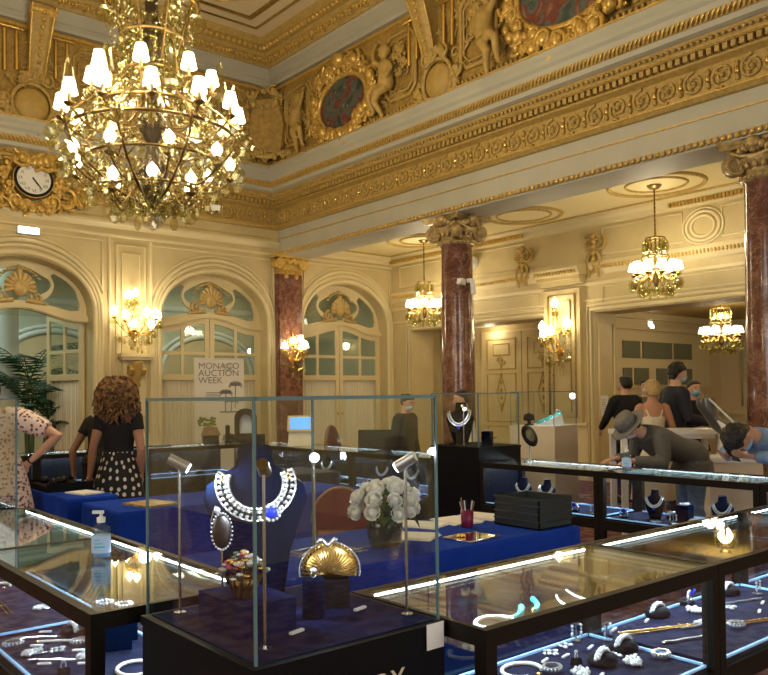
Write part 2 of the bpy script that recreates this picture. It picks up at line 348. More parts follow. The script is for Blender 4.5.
# running scrolls
def scrolls(mb,zc,r,step,o,tw=1.75,th=.018,spacing_leaf=True):
    def one(f,s,i):
        d=1 if i%2 else -1
        pts=[(x,z) for x,z in spiral(r,tw,22,d,-PI/2*d if d>0 else PI/2)]
        mb.tube([f(s+x,o+.012,zc+z) for x,z in pts],[th*(1-.5*k/len(pts)) for k in range(len(pts))],5)
        for a in (.6,2.2,3.9,5.3): mb.sph(f(s+r*.55*cos(a),o+.012,zc+r*.55*sin(a)),r*.2,6,4)
        mb.sph(f(s,o+.02,zc),r*.22,6,4)
        for q in (-1,1): mb.sph(f(s+step*.5,o+.012,zc+q*r*.55),(r*.22,r*.22,r*.3),6,4)
    along(one,step)
mb=MB(); scrolls(mb,5.105,.14,.34,.04,th=.024); trim(mb,'ochre_light')
mb=MB(); along(lambda f,s,i:mb.sph(f(s+.17,.06,5.105),(.03,.03,.05),6,4),.34); trim(mb,'gilt_bright')
mb=MB(); along(lambda f,s,i:mb.tube([f(s-.03,.44,5.69),f(s,.435,5.65),f(s+.03,.40,5.62)],.014,4),.06); trim(mb,'gilt')
# enriched edge of the beam soffit (both edges of the beam) and back wall string course
mb=MB()
mb.prism([(-.02,4.45),(.06,4.45),(.06,4.42),(.03,4.33),(-.62,4.33),(-.66,4.42),(-.66,4.45)],lambda o,z,t:W2(-1+(YB+1)*t,o,z)); trim(mb,'grey_paint')
mb=MB()
for i in range(150):
    s=YB-.05-i*.083; mb.sph(W2(s,.055,4.385),(.03,.036,.036),6,4); mb.tube([W2(s-.03,.06,4.42),W2(s,.075,4.385),W2(s+.03,.05,4.35)],.012,4)
trim(mb,'gilt')
mb=MB(); mb.prism([(0,4.62),(.07,4.62),(.07,4.58),(.03,4.54),(0,4.50)],lambda o,z,t:W1(-1+(XB+1)*t,o,z)); mb.prism([(0,4.40),(.03,4.40),(.03,4.37),(0,4.35)],lambda o,z,t:W1(-1+(XW+1)*t,o,z)); trim(mb,'cream_trim')
# coving frieze ground and the stepped cove above it
mb=MB(); strip(mb,[(0,5.96),(FP,5.96),(FP-.05,6.6),(FP,7.55),(0,7.55)]); trim(mb,'ochre')
mb=MB(); strip(mb,[(0,7.55),(.42,7.55),(.44,7.60),(.44,7.66),(.47,7.68),(.50,7.82),(.52,7.86),(0,7.86)]); trim(mb,'grey_paint')
mb=MB(); strip(mb,[(0,7.86),(.55,7.86),(.58,7.92),(.70,8.00),(.72,8.05),(.80,8.06),(.82,8.12),(.86,8.14),(.90,8.25),(0,8.25)]); trim(mb,'ochre_light')
mb=MB(); strip(mb,[(FP,6.02),(FP+.05,6.02),(FP+.05,5.98),(FP,5.98)]); strip(mb,[(FP-.02,7.50),(FP+.05,7.50),(FP+.05,7.46),(FP-.02,7.44)]); trim(mb,'gilt')
mb=MB()
def cove(f,s,i):
    d=1 if i%2 else -1; pts=spiral(.085,1.5,14,d,-PI/2*d)
    mb.tube([f(s+x,.63+.75*z*.6,7.95+z*.75) for x,z in pts],[.022*(1-.5*k/14) for k in range(14)],5); mb.sph(f(s,.66,7.94),(.035,.035,.035),6,4)
    mb.sph(f(s+.1,.66,7.96),(.04,.04,.03),6,4)
along(cove,.2,.6); trim(mb,'gilt')
mb=MB(); along(lambda f,s,i:mb.sph(f(s,.815,8.085),(.045,.045,.045),8,5),.115,.8); trim(mb,'gilt')
# hall ceiling: gilded frames round the flat
mb=MB()
def cframe(x0,x1,y0,y1,w,h,cut=0.):
    P=[(x0+cut,y0),(x1-cut,y0),(x1,y0+cut),(x1,y1-cut),(x1-cut,y1),(x0+cut,y1),(x0,y1-cut),(x0,y0+cut)] if cut else [(x0,y0),(x1,y0),(x1,y1),(x0,y1)]
    mb.tube([(x,y,8.245) for x,y in P],w,6,True)
cframe(-2,7.62,-2,12.62,.03,.03); cframe(-1.7,7.32,-1.7,12.32,.05,.05); cframe(-1.5,7.1,-1.5,12.1,.028,.03,.5)
trim(mb,'gilt')
mb=MB()
for i in range(26):
    for q in (0,1):
        x=7.2-i*.33 if q else 7.05-.1*sin(i*2.); y=11.95-.12*cos(i*1.7) if q else 11.9-i*.33
        pts=spiral(.2,1.5,16,1 if i%2 else -1,i); mb.tube([(x-.35+a,y-.35+b,8.23) for a,b in pts],[.05*(1-.5*k/16) for k in range(16)],5); mb.sph((x-.62,y-.3,8.235),(.11,.07,.04),7,4); mb.sph((x-.3,y-.62,8.235),(.07,.11,.04),7,4)
        mb.sph((x-.3,y-.2,8.235),(.07,.05,.03),7,4); mb.sph((x-.45,y-.42,8.235),(.05,.08,.03),7,4)
trim(mb,'gilt')
# aisle ceiling: round mouldings and cornice along the aisle wall
mb=MB()
for cx,cy,r in ((10.72,6.5,.66),(10.72,6.5,.42),(10.85,11.75,.66),(10.85,11.75,.42),(10.75,9.05,.62),(10.75,9.05,.45),(10.72,3.8,.62),(10.72,3.8,.4),(10.72,1.3,.66)):
    mb.tube([(cx+r*cos(a),cy+r*1.05*sin(a),4.595) for a in [2*PI*i/40 for i in range(40)]],.035 if r>.5 else .022,6,True)
for x in (9.62,11.55): mb.tube([(x,-1,4.595),(x,YB-.25,4.595)],.025,5)
mb.tube([(9.62,YB-.25,4.595),(11.55,YB-.25,4.595)],.025,5)
trim(mb,'ochre_light')
mb=MB(); w3=lambda poly:mb.prism(poly,lambda o,z,t:W3(-2+(YB+2)*t,o,z))
w3([(0,4.6),(.16,4.6),(.14,4.55),(.07,4.50),(.06,4.44),(0,4.42)]); w3([(0,3.80),(.05,3.80),(.07,3.74),(.05,3.66),(.02,3.60),(0,3.58)]); w3([(0,3.46),(.025,3.46),(.02,3.41),(0,3.40)]); w3([(0,3.16),(.02,3.16),(.02,3.13),(0,3.12)])
mb.prism([(0,4.6),(.16,4.6),(.14,4.55),(.07,4.50),(.06,4.44),(0,4.42)],lambda o,z,t:W1(9.4+(XW-9.4)*t,o,z)); trim(mb,'cream_trim')
mb=MB()
for i in range(200):
    s=YB-.1-i*.06
    if not(8.3<s<9.8): mb.sph(W3(s,.06,3.70),(.03,.024,.04),6,4)
    if s<6.9 or s>9.9: smallbox(mb,W3,s-.02,s+.02,.05,.13,4.455,4.52)
trim(mb,'gilt')
# ------------------------------------------------------------ arch surrounds and wall panelling
mb=MB()
def arch_line(cx,hw,top,o,z0=.9,n=30,f=W1): return [f(cx-hw,o,z0)]+[f(cx+hw*cos(a),o,SPR+(top-SPR)*sin(a)) for a in [PI-PI*i/n for i in range(n+1)]]+[f(cx+hw,o,z0)]
for k,(cx,hw,t) in enumerate(ARX):
    for dh,dt,r in ((.035,.06,.045),(.10,.17,.03),(.15,.26,.04)): mb.tube(arch_line(cx,hw+dh*(1 if k<2 else .8),t+dt,.012,.05),r,8)
trim(mb,'cream_trim')
mb=MB()
def pframe(f,s0,s1,z0,z1,r=.018,o=.008): mb.tube([f(s,o,z) for s,z in ((s0,z0),(s1,z0),(s1,z1),(s0,z1))],r,6,True)
def spandrel(cx,hw,top,s0,s1,zt):
    n=24; lo=[]; a0=math.acos(min(1,(s1-cx)/hw)) if (s1-cx)<hw else 0
    pts=[(cx+hw*cos(a),SPR+(top-SPR)*sin(a)) for a in [PI-PI*i/n for i in range(n+1)]]; pts=[p for p in pts if s0<=p[0]<=s1]
    poly=[(s0,pts[0][1]-.12),(s0,zt),(s1,zt),(s1,pts[-1][1]-.12)]+pts[::-1]; mb.tube([W1(s,.008,z) for s,z in poly],.02,6,True)
spandrel(3.93,1.36,4.2,2.62,5.22,4.27); spandrel(7.41,1.36,4.2,6.12,8.62,4.27); spandrel(10.52,1.36,4.25,9.42,11.72,4.30)
pframe(W1,5.46,6.0,1.05,4.22); pframe(W1,5.56,5.9,1.15,4.08,.012)
for s in (5.34,6.1,8.68,9.30): mb.tube([W1(s,.005,.1),W1(s,.005,4.33)],.03,6)
# aisle wall panels
for s0,s1 in ((9.95,10.55),): pass
pframe(W3,9.9,13.5,3.9,4.36); pframe(W3,5.0,6.05,3.9,4.36); pframe(W3,6.7,8.2,3.9,4.36); pframe(W3,9.6,13.3,3.10,3.36,.012); pframe(W3,3.3,8.2,3.08,3.36,.012)
for r,w in ((.27,.03),(.19,.025),(.33,.02)): mb.tube([W3(6.36+r*cos(a),.012,4.1+r*.85*sin(a)) for a in [2*PI*i/30 for i in range(30)]],w,6,True)
for (s0,s1,z1) in ((OP1[0],OP1[1],OP1[2]),(OP2[0],OP2[1],OP2[2])): 
    for d,r in ((.05,.04),(.13,.025)): mb.tube([W3(s0-d,.01,.0),W3(s0-d,.01,z1+d),W3(s1+d,.01,z1+d),W3(s1+d,.01,.0)],r,6)
trim(mb,'cream_trim')
# scroll brackets and shell ornament on the aisle frieze
mb=MB()
for s in (9.95,8.35):
    for q in (-1,1):
        mb.tube([W3(s+q*(.1+x),.04,4.12+z) for x,z in spiral(.15,1.5,18,q,1.)],[.03*(1-.4*i/18) for i in range(18)],5)
        mb.tube([W3(s+q*(.05+.1*i/5+.05*sin(i)),.05,3.98-.09*i) for i in range(6)],.028,5)
    for i in range(7): mb.sph(W3(s,.05,4.25-.1*i),(.05,.05-.004*i,.06),7,5)
trim(mb,'plaster_tan')
# plinth course of the aisle wall and baseboards
mb=MB(); 
for s0,s1 in ((8.53,9.37),(13.29,YB),(-3,3.07)): smallbox(mb,W3,s0,s1,0,.06,0,.95); smallbox(mb,W3,s0,s1,0,.10,.95,1.0); 
for s0,s1 in ((5.25,6.1),(8.65,9.3)): smallbox(mb,W1,s0,s1,0,.06,0,.9)
b=mb.build('baseboard_aisle','cream_trim'); struct(b)

# pier on the aisle wall between the openings, with its capping block
mb=MB(); smallbox(mb,W3,8.62,9.40,0,.10,1.0,3.38); smallbox(mb,W3,8.56,9.46,0,.16,3.46,3.54); smallbox(mb,W3,8.54,9.48,0,.22,3.54,3.60); mb.prism([(0,3.60),(.26,3.60),(.34,3.72),(.34,3.78),(0,3.78)],lambda o,z,t:W3(8.5+1.02*t,o,z))
struct(mb.build('wall_pier','cream'))
mb=MB(); f=lambda s,o,z:W3(s,o+.10,z); pframe(f,8.72,9.30,1.1,3.28,.02); pframe(f,8.82,9.20,1.2,3.18,.014)
for i in range(14): mb.sph(W3(8.58+i*.066,.30,3.66),(.03,.03,.045),6,4)
trim(mb,'ochre_light')

# ------------------------------------------------------------ arched glazed doors
DY=.30   # door plane behind the wall face
def D(cx): return lambda u,v,t:(cx+u,YB+DY+.06*t,v)
def barz(u): return 2.84+.10*(1+cos(PI*min(1,abs(u)/1.0)))
def make_door(idx,cx,hw,top,leaves=True):
    d=struct(MB().plate([(-hw-.01,SPR-.06)]+[(u,barz(u)+.12) for u in [-hw+.0+hw*2*i/20 for i in range(21)]]+[(hw+.01,SPR-.06)]+[((hw+.01)*cos(a),SPR+(top+.01-SPR)*sin(a)) for a in [PI*i/28 for i in range(1,28)]],door_holes(hw,top),D(cx)).build('door_%d'%idx,'cream_trim'))
    m=MB()
    n=24
    P=[(u,barz(u)) for u in [-hw+2*hw*i/n for i in range(n+1)]]
    for z0,z1,o in ((.0,.13,.05),(.02,.09,.085)): m.prism([(u,z+z0) for u,z in P]+[(u,z+z1) for u,z in P[::-1]],lambda u,v,t:(cx+u,YB+DY-o+(o+.06)*t,v))
    m.build('transom_bar','cream_trim',d)
    m=MB(); m.plate([(hw*cos(a)*.98,SPR-.1+(top-SPR+.08)*sin(a)) for a in [PI*i/24 for i in range(25)]]+[(-hw*.98,2.97),(hw*.98,2.97)][0:0],[],lambda u,v,t:(cx+u,YB+DY+.025+.008*t,v)); m.build('fanlight_pane','pane',d)
    # gilded shell cartouche with scrolls and a leaf spray at the crown
    m=MB(); f=lambda u,o,v:(cx+u,YB+DY-o,v); zc=barz(0)+.34
    for i in range(11):
        a=PI*(-.08+1.16*i/10); m.tube([f(.05*cos(a),.05,zc-.04+.04*sin(a)),f(.13*cos(a),.10,zc+.12*sin(a)),f(.235*cos(a),.06,zc+.25*sin(a))],[.03,.04,.05],6)
    m.sph(f(0,.07,zc),(.13,.08,.16),12,8); m.sph(f(0,.06,zc+.27),(.06,.05,.06),8,6)
    for q in (-1,1):
        m.tube([f(q*(.28+x),.04,zc-.14+z) for x,z in spiral(.12,1.4,16,q,PI/2)],[.035*(1-.4*i/16) for i in range(16)],5)
        m.tube([f(q*(.1+.09*i),.04,zc-.2-.012*i) for i in range(5)],[.05,.05,.045,.035,.02],6)
        for i in range(6): m.sph(f(q*(.06+.05*i),.03,top-.17-.006*i*i),(.045,.03,.025),6,4)
    m.sph(f(0,.03,top-.15),(.06,.04,.05),8,5)
    m.build('cartouche','plaster_gilt',d)
    if leaves:
        for q in (-1,1): leaf(cx,hw,q,d)
    return d
def door_holes(hw,top):
    zc=barz(0)+.42; rx,ry=.50,.27; c=[(rx*cos(a)*(1+.06*cos(4*a)),zc+ry*sin(a)*(1+.08*cos(4*a))) for a in [2*PI*i/36 for i in range(36)]]; out=[c]
    za=lambda u:SPR+(top-SPR)*math.sqrt(max(0,1-(u/hw)**2))-.09
    for q in (-1,1):
        ui=lambda z:.07+rx*math.sqrt(max(0,1-((z-zc)/(ry*1.25))**2))
        p=[(ui(z),z) for z in [barz(.5)+.21+(zc+.16-barz(.5)-.21)*i/8 for i in range(9)]]
        u0=p[-1][0]; p+=[(u,za(u)) for u in [u0+.06+(hw-.14-u0-.06)*i/8 for i in range(9)] if za(u)>zc-.1]
        p+=[(hw-.11,barz(1)+.33),(hw-.13,barz(1)+.22)]+[(u,barz(u)+.19) for u in (.85,.72,.6)]
        out.append([(q*u,v) for u,v in (p if q>0 else p[::-1])])
    return out
def leaf(cx,hw,q,d,f=None,curt=True):
    f=f or (lambda u,o,v:(cx+q*u,YB+DY+.02-o,v)); w0,w1=.01,hw-.0
    L=struct(MB().build('door_leaf','cream_trim',d))
    P=lambda u,v,t:f(u,.04*t,v); tp=lambda u:barz(u)+.01; zm=1.92
    cut=[]
    uu=[(w0+.09,(w0+w1)/2-.03),((w0+w1)/2+.03,w1-.12)]
    for a,b in uu:
        for z0,z1 in ((zm+.05,2.34),(2.40,None)):
            t=[(a,z0),(b,z0)]+([(b,z1),(a,z1)] if z1 else [(x,tp(x)-.10) for x in (b,(2*b+a)/3,(b+2*a)/3,a)]); cut.append(t)
    lo=[(w0+.09,.35),(w1-.12,.35),(w1-.12,zm-.06),(w0+.09,zm-.06)]; cut.append(lo)
    n=10; m=MB(); m.plate([(w0,.02),(w1,.02)]+[(u,tp(u)) for u in [w1-(w1-w0)*i/n for i in range(n+1)]],cut,P); L.data=m.mesh('door_leaf','cream_trim')
    m=MB(); m.prism([(w0+.06,zm),(w1-.09,zm),(w1-.09,tp(w1)-.05),(w0+.06,tp(w0)-.05)],lambda u,v,t:f(u,.016+.006*t,v)); m.build('pane','pane',L)
    m=MB(); n=60; top=[];bot=[]
    for i in range(n+1):
        u=w0+.08+(w1-w0-.19)*i/n; o=-.012+.014*sin(i*1.35)+.004*sin(i*.7); top.append(f(u,o,zm-.05)); bot.append(f(u,o,.33))
    b2=[(p[0],p[1]+.006,p[2]) for p in bot]; t2=[(p[0],p[1]+.006,p[2]) for p in top]
    m.loft([bot,top,t2,b2],cap=False,closed=False); m.build('net_curtain','curtain',L)
    m=MB(); p=f(w0+.05,.06,1.15); m.sph(p,(.035,.03,.035),8,6); m.cyl(f(w0+.05,.03,1.15),p,.012); m.build('door_handle','gilt',L)
    return L
d1=make_door(1,*ARX[0],leaves=False); d2=make_door(2,*ARX[1]); d3=make_door(3,*ARX[2])
# first arch: the right leaf stands half open into the passage behind, the left leaf folded back
a=math.radians(76); hx,hy=3.93+1.10,YB+DY+.05
leaf(3.93,1.12,1,d1,lambda u,o,v:(hx-(1.12-u)*cos(a)-o*sin(a),hy+(1.12-u)*sin(a)-o*cos(a),v))
hx2=3.93-1.10; a2=math.radians(75)
leaf(3.93,1.12,-1,d1,lambda u,o,v:(hx2+(1.12-u)*cos(a2)+o*sin(a2),hy+(1.12-u)*sin(a2)-o*cos(a2),v))

# ------------------------------------------------------------ passage behind the back wall
slab('wall_passage','hall_green',-1.,13.,18.4,18.6,0,4.5); slab('ceiling','hall_white',-1.,13.,YB+.46,18.5,4.4,4.5); slab('wall_passage','hall_green',-1.2,-1.,YB+.46,18.5,0,4.5); slab('wall_passage','hall_green',12.6,12.8,YB+.46,18.5,0,4.5)
mb=MB()
for cx in (5.9,9.6,2.2):
    for hw,r in ((1.25,.07),(1.4,.05)): mb.tube([(cx-hw,18.38,0)]+[(cx+hw*cos(t),18.38,2.1+hw*.75*sin(t)) for t in [PI-PI*i/20 for i in range(21)]]+[(cx+hw,18.38,0)],r,6)
mb.prism([(0,4.4),(.25,4.4),(.2,4.25),(.08,4.15),(0,4.1)],lambda o,z,t:(-1+13.6*t,18.4-o,z)); mb.prism([(0,3.75),(.08,3.75),(.05,3.65),(0,3.6)],lambda o,z,t:(-1+13.6*t,18.4-o,z)); trim(mb,'hall_white')
for cx in (5.9,9.6,2.2): 
    mb=MB(); mb.prism(arch_poly(0,1.2,2.95,2.1),lambda u,v,t:(cx+u,18.36+.03*t,v)); struct(mb.build('window_%d'%int(cx),'salon_wall'))
def round_column(name,m,mc,label,x,y,r,h,loc=0):
    t=thing(name,label,'column',(x,y,0))
    b=MB(); b.box((0,0,.14),(2.9*r,2.9*r,.28)); b.lathe([(1.4*r,.28),(1.45*r,.33),(1.4*r,.39),(1.2*r,.42),(1.25*r,.47),(1.2*r,.52),(1.03*r,.55)],32); b.build('base',mc,t)
    s=MB(); zt=h-.43; s.lathe([(1.0*r,.55),(1.0*r,.7),(1.01*r,1.6),(.99*r,2.5),(.93*r,zt-.05),(.99*r,zt-.03),(.99*r,zt)],40); s.build('shaft',m,t)
    return t,zt
t,zt=round_column('pale_column','hall_white','hall_white','white round column in the passage beyond the open arched doorway',4.30,16.2,.22,4.4)
c=MB(); c.lathe([(.22,zt),(.24,zt+.05),(.3,zt+.25),(.3,zt+.33)],28); c.box((0,0,zt+.38),(.66,.66,.10)); c.build('capital','hall_white',t)

# ------------------------------------------------------------ red marble columns under the beam
def ionic(t,zt,r,lab=None):
    c=MB(); c.lathe([(r*.98,zt-.02),(r*1.1,zt+.0),(r*1.1,zt+.03),(r*.98,zt+.05),(r*1.0,zt+.12),(r*1.22,zt+.17),(r*1.25,zt+.22)],36)
    for i in range(20): a=2*PI*i/20; c.sph((r*1.16*cos(a),r*1.16*sin(a),zt+.14),(.032,.032,.05),7,5)
    for i in range(28): a=2*PI*i/28; c.sph((r*1.09*cos(a),r*1.09*sin(a),zt+.015),.022,6,4)
    for k in range(4):
        a=PI/4+k*PI/2; M=Matrix.Rotation(a,4,'Z')
        for q in (-1,1):
            pts=[]
            for i,(x,z) in enumerate(spiral(.135,1.9,30,1,PI/2,.1)): pts.append(M@Vector((r*1.42+x*.95,q*(.05+.0*i),zt+.17+z)))
            c.tube(pts,[.03-.014*i/30 for i in range(30)],6)
        c.cyl(M@Vector((r*1.42,-.05,zt+.17)),M@Vector((r*1.42,.05,zt+.17)),.115,n=16)
        c.sph(M@Vector((r*1.42,0,zt+.17)),.045,8,6)
        b=Matrix.Rotation(k*PI/2,4,'Z')
        c.tube([b@Vector((r*1.12,-.27+.54*i/8,zt+.30-.07*sin(PI*i/8))) for i in range(9)],.032,6)
        for i in range(7): c.sph(b@Vector((r*1.2+.02*(i%2),-.15+.05*i,zt+.30+.015*(i%3))),(.05,.045,.05),7,5)
        c.sph(b@Vector((r*1.32,0,zt+.36)),(.06,.09,.08),8,6)
    # abacus with concave sides
    P=[]
    for k in range(4):
        b=k*PI/2
        for i in range(9): x=-.5+i/8; d=r*1.46-.12*cos(PI*x); u=x*2*r*1.39; P.append((d*cos(b)-u*sin(b),d*sin(b)+u*cos(b)))
    c.prism(P,lambda u,v,w:(u,v,zt+.34+.05*w)); c.prism([(x*1.05,y*1.05) for x,y in P],lambda u,v,w:(u,v,zt+.39+.04*w))
    return c.build('capital','gold_stone',t)
CX=9.1
t1,zt=round_column('marble_column','red_marble','cream_trim','red marble column in the middle of the room carrying two white security cameras',CX,9.04,.262,4.33); ionic(t1,zt,.262)
t2,zt=round_column('marble_column','red_marble','cream_trim','red marble column with scroll capital beside the wide doorway to the salon',CX,4.13,.262,4.33); ionic(t2,zt,.262)
# engaged pilaster in the corner of the hall
t=thing('marble_pilaster','flat red marble pilaster with gilded capital and a crystal wall light on it','pilaster',(8.985,YB,0))
m=MB(); m.bx(-.29,.29,-.14,-.001,.5,3.98); m.bx(-.27,.27,-.17,-.14,.55,3.98); m.build('shaft','red_marble',t)
m=MB(); m.bx(-.36,.36,-.2,-.001,0,.4); m.bx(-.33,.33,-.18,-.001,.4,.5); m.build('base','cream_trim',t)
m=MB(); m.bx(-.27,.27,-.17,-.001,3.98,4.30); m.bx(-.40,.40,-.28,-.001,4.30,4.37); 
for q in (-1,1):
    m.tube([(q*.30+x*q,-.22,4.19+z) for x,z in spiral(.115,1.8,24,1,PI/2)],[.034-.015*i/24 for i in range(24)],6); m.cyl((q*.3,-.24,4.19),(q*.3,-.05,4.19),.09,n=14)
for i in range(9): m.sph((-.24+i*.06,-.19,4.03),(.03,.03,.04),6,5); m.sph((-.2+i*.05,-.2-.01*(i%2),4.22+.03*(i%3)),(.05,.035,.06),7,5)
m.sph((-.12,-.2,3.93),.045,8,6); m.sph((.12,-.2,3.93),.045,8,6)
m.build('capital','gilt',t)

# two cameras on the column, a dome camera on the aisle wall
t=thing('security_camera','white security camera on the red marble column, pointing left','camera',(CX-.19,9.04-.23,3.27)); 
m=MB(); m.box((0,-.05,.0),(.16,.09,.09),rz=.5); m.cyl((-.05,-.09,0),(-.12,-.12,0),.035,n=12); m.build('body','camera_white',t); m=MB(); m.cyl((.02,.06,-.0),(.0,-.03,0),.02); m.build('bracket','camera_white',t)
t=thing('security_camera','small white security camera on the red marble column, pointing down','camera',(CX-.02,9.04-.32,3.25))
m=MB(); m.cyl((0,-.03,.05),(0,-.05,-.17),.04,n=12); m.build('body','camera_white',t); m=MB(); m.box((0,.015,.05),(.07,.10,.06)); m.build('bracket','camera_white',t)
p=(XW,9.72,3.30)
t=thing('dome_camera','white dome security camera with dark lens on the wall beside the middle marble column','camera',(XW-.01,11.25,4.17)); m=MB(); m.cyl((0,0,0),(-.08,0,0),.13,n=20); m.sph((-.10,0,.02),.12,16,10); m.build('body','camera_white',t); m=MB(); m.sph((-.175,-.05,-.04),.06,12,8); m.build('lens','black',t)

# ------------------------------------------------------------ plaster reliefs on the cove
def W2f(s,o,z): return W2(s,o+FP-.02,z)
def W1f(s,o,z): return W1(s,o+FP-.02,z)
def relief_scrolls(m,f,s,z,n,r,seed,o=.03,th=.03):
    q=random.Random(seed)
    for i in range(n):
        a=q.uniform(0,6.28); d=q.choice((-1,1)); rr=q.uniform(.6,1.)*r; x0=q.uniform(-1,1); 
        yield a,d,rr
def leafy(m,f,cs,cz,rx,rz,n,seed,size=.07,o=.06,a0=0.,a1=2*PI):
    q=random.Random(seed)
    for i in range(n):
        a=a0+(a1-a0)*(i+.5)/n+q.uniform(-.05,.05); k=1+q.uniform(-.06,.20); s=cs+rx*k*cos(a); z=cz+rz*k*sin(a); sz=size*q.uniform(.6,1.25)
        m.sph(f(s,o+q.uniform(0,.05),z),(sz*q.uniform(.6,1.),sz*q.uniform(.6,1.),sz),7,5)
        if i%2==0:
            d=q.choice((-1,1)); m.tube([f(s+x,o+.04,z+zz) for x,zz in spiral(sz*1.5,1.4,14,d,a)],[sz*.38*(1-.4*j/14) for j in range(14)],5)
def medallion(f,s,z,rx,rz,label,loc):
    t=thing('oval_painting',label,'painting'); n=44
    ov=lambda k,o:[f(s+rx*k*cos(a),o,z+rz*k*sin(a)) for a in [2*PI*i/n for i in range(n)]]
    m=MB(); m.loft([ov(1.02,.0),ov(1.02,.05)]); m.build('canvas','mural',t)
    m=MB(); m.tube(ov(1.05,.06),.05,8,True); m.tube(ov(1.15,.05),.035,6,True); m.tube(ov(1.22,.03),.045,6,True)
    leafy(m,f,s,z,rx*1.22,rz*1.28,46,int(s*10),.085)
    leafy(m,f,s,z-rz*.05,rx*1.12,rz*1.25,34,int(s*10)+1,.09,.10,PI*1.12,PI*1.88)
    leafy(m,f,s,z+rz*.1,rx*.9,rz*1.38,18,int(s*10)+2,.09,.08,PI*.25,PI*.75)
    m.sph(f(s,.12,z+rz*1.6),(.14,.16,.13),10,8); m.build('frame','gilt',t); return t
medallion(W2f,11.10,6.62,.66,.45,'oval painting of red robed figures in gilded frame nearest the room corner',0)
medallion(W2f,6.30,6.80,.80,.52,'oval painting in gilded frame right of the scroll bracket on the cove',0)
def body_lump(m,f,s,z,q,h=1.):
    """a seated cherub in high relief: q = side it faces"""
    def L(pts,rs,n=10): m.tube([f(s+q*x*h,o*h+.03,z+y*h) for x,o,y in pts],[r*h for r in rs],n)
    L([(0,.08,.10),(-.02,.10,.22),(-.03,.11,.36),(-.01,.10,.50),(.01,.09,.58),(.02,.09,.64)],[.11,.145,.13,.14,.10,.05])
    m.sph(f(s+q*.04*h,.13*h,z+.76*h),(.10*h,.105*h,.12*h),12,9)
    m.sph(f(s+q*.03*h,.10*h,z+.80*h),(.115*h,.115*h,.11*h),10,8)
    L([(.10,.12,.54),(.22,.16,.62),(.27,.14,.78),(.25,.10,.92)],[.055,.05,.04,.03]); m.sph(f(s+q*.25*h,.1,z+.95*h),.04*h,8,6)
    L([(-.11,.12,.54),(-.20,.14,.42),(-.16,.20,.30),(-.10,.2,.26)],[.055,.048,.04,.03])
    L([(.04,.14,.13),(.18,.22,.14),(.30,.24,.06),(.28,.2,-.10),(.26,.14,-.24)],[.085,.085,.065,.055,.04]); L([(.26,.14,-.24),(.33,.17,-.28)],[.04,.03])
    L([(-.05,.14,.12),(.06,.24,.04),(.14,.24,-.10),(.08,.18,-.24),(.04,.12,-.36)],[.085,.085,.065,.05,.035]); L([(.04,.12,-.36),(.11,.16,-.39)],[.04,.028])
def cherub(f,s,z,q,label,h=1.):
    m=MB(); h*=.88; body_lump(m,f,s,z+.14,q,h); o=m.build('cherub_relief','plaster_tan'); remesh(o,.022,2); tag(o,label,'relief'); return o
def remesh(o,vox,sm=1):
    o.data.update(); md=o.modifiers.new('r','REMESH'); md.mode='VOXEL'; md.voxel_size=vox; md.use_smooth_shade=True
    if sm: s=o.modifiers.new('s','SMOOTH'); s.iterations=sm; s.factor=.5
    dg=bpy.context.evaluated_depsgraph_get(); me=bpy.data.meshes.new_from_object(o.evaluated_get(dg)); me.materials.clear(); me.materials.append(o.data.materials[0]); old=o.data; o.modifiers.clear(); o.data=me; bpy.data.meshes.remove(old)
    me.polygons.foreach_set('use_smooth',[True]*len(me.polygons)); return o
cherub(W2f,12.42,6.22,-1,'plaster cherub seated between the room corner and the oval painting')
cherub(W2f,9.86,6.22,1,'plaster cherub raising an arm right of the red figure oval painting',1.08)
cherub(W2f,7.66,6.22,-1,'plaster cherub seated left of the green oval painting, beside the scroll bracket',1.12)
cherub(W2f,4.95,6.22,1,'plaster cherub at the right hand end of the cove, right of the green oval painting',1.1)
cherub(W1f,6.9,6.22,1,'plaster cherub on the clock wall frieze close to the corner',.95)
def bracket(f,s,label):
    t=thing('scroll_bracket',label,'bracket')
    m=MB(); R_=[]
    for i in range(13):
        k=i/12; z=7.72-1.12*k; w=.17-.07*k; o=.05+.40*(1-k)**1.5+.05*sin(k*PI); R_.append([f(s-w,0,z),f(s-w,o,z),f(s-w*.6,o+.03,z),f(s+w*.6,o+.03,z),f(s+w,o,z),f(s+w,0,z)])
    m.loft(R_,smooth=False); m.build('body','ochre_light',t)
    m=MB()
    for i in range(9): k=(i+1)/11; m.sph(f(s,.05+.40*(1-k)**1.5+.05*sin(k*PI)+.04,7.72-1.12*k),.045-.018*k,8,5)
    for q in (-1,1): m.tube([f(s+q*(.18-.07*k),.08+.40*(1-k)**1.5,7.72-1.12*k) for k in [i/12 for i in range(13)]],.022,5)
    m.cyl(f(s-.2,.40,7.66),f(s+.2,.40,7.66),.085,n=12); m.build('beads','gilt',t)
    for q in (-1,1):
        m=MB(); m.tube([f(s+q*.30,.04,7.38),f(s+q*.30,.05,6.75)],.03,6); m.tube([f(s+q*.48,.04,7.38),f(s+q*.48,.05,6.7)],.03,6); m.tube([f(s+q*.2,.05,7.42),f(s+q*.6,.05,7.42)],.035,6); m.build('gilded_flute','gilt_bright',t)
    return t
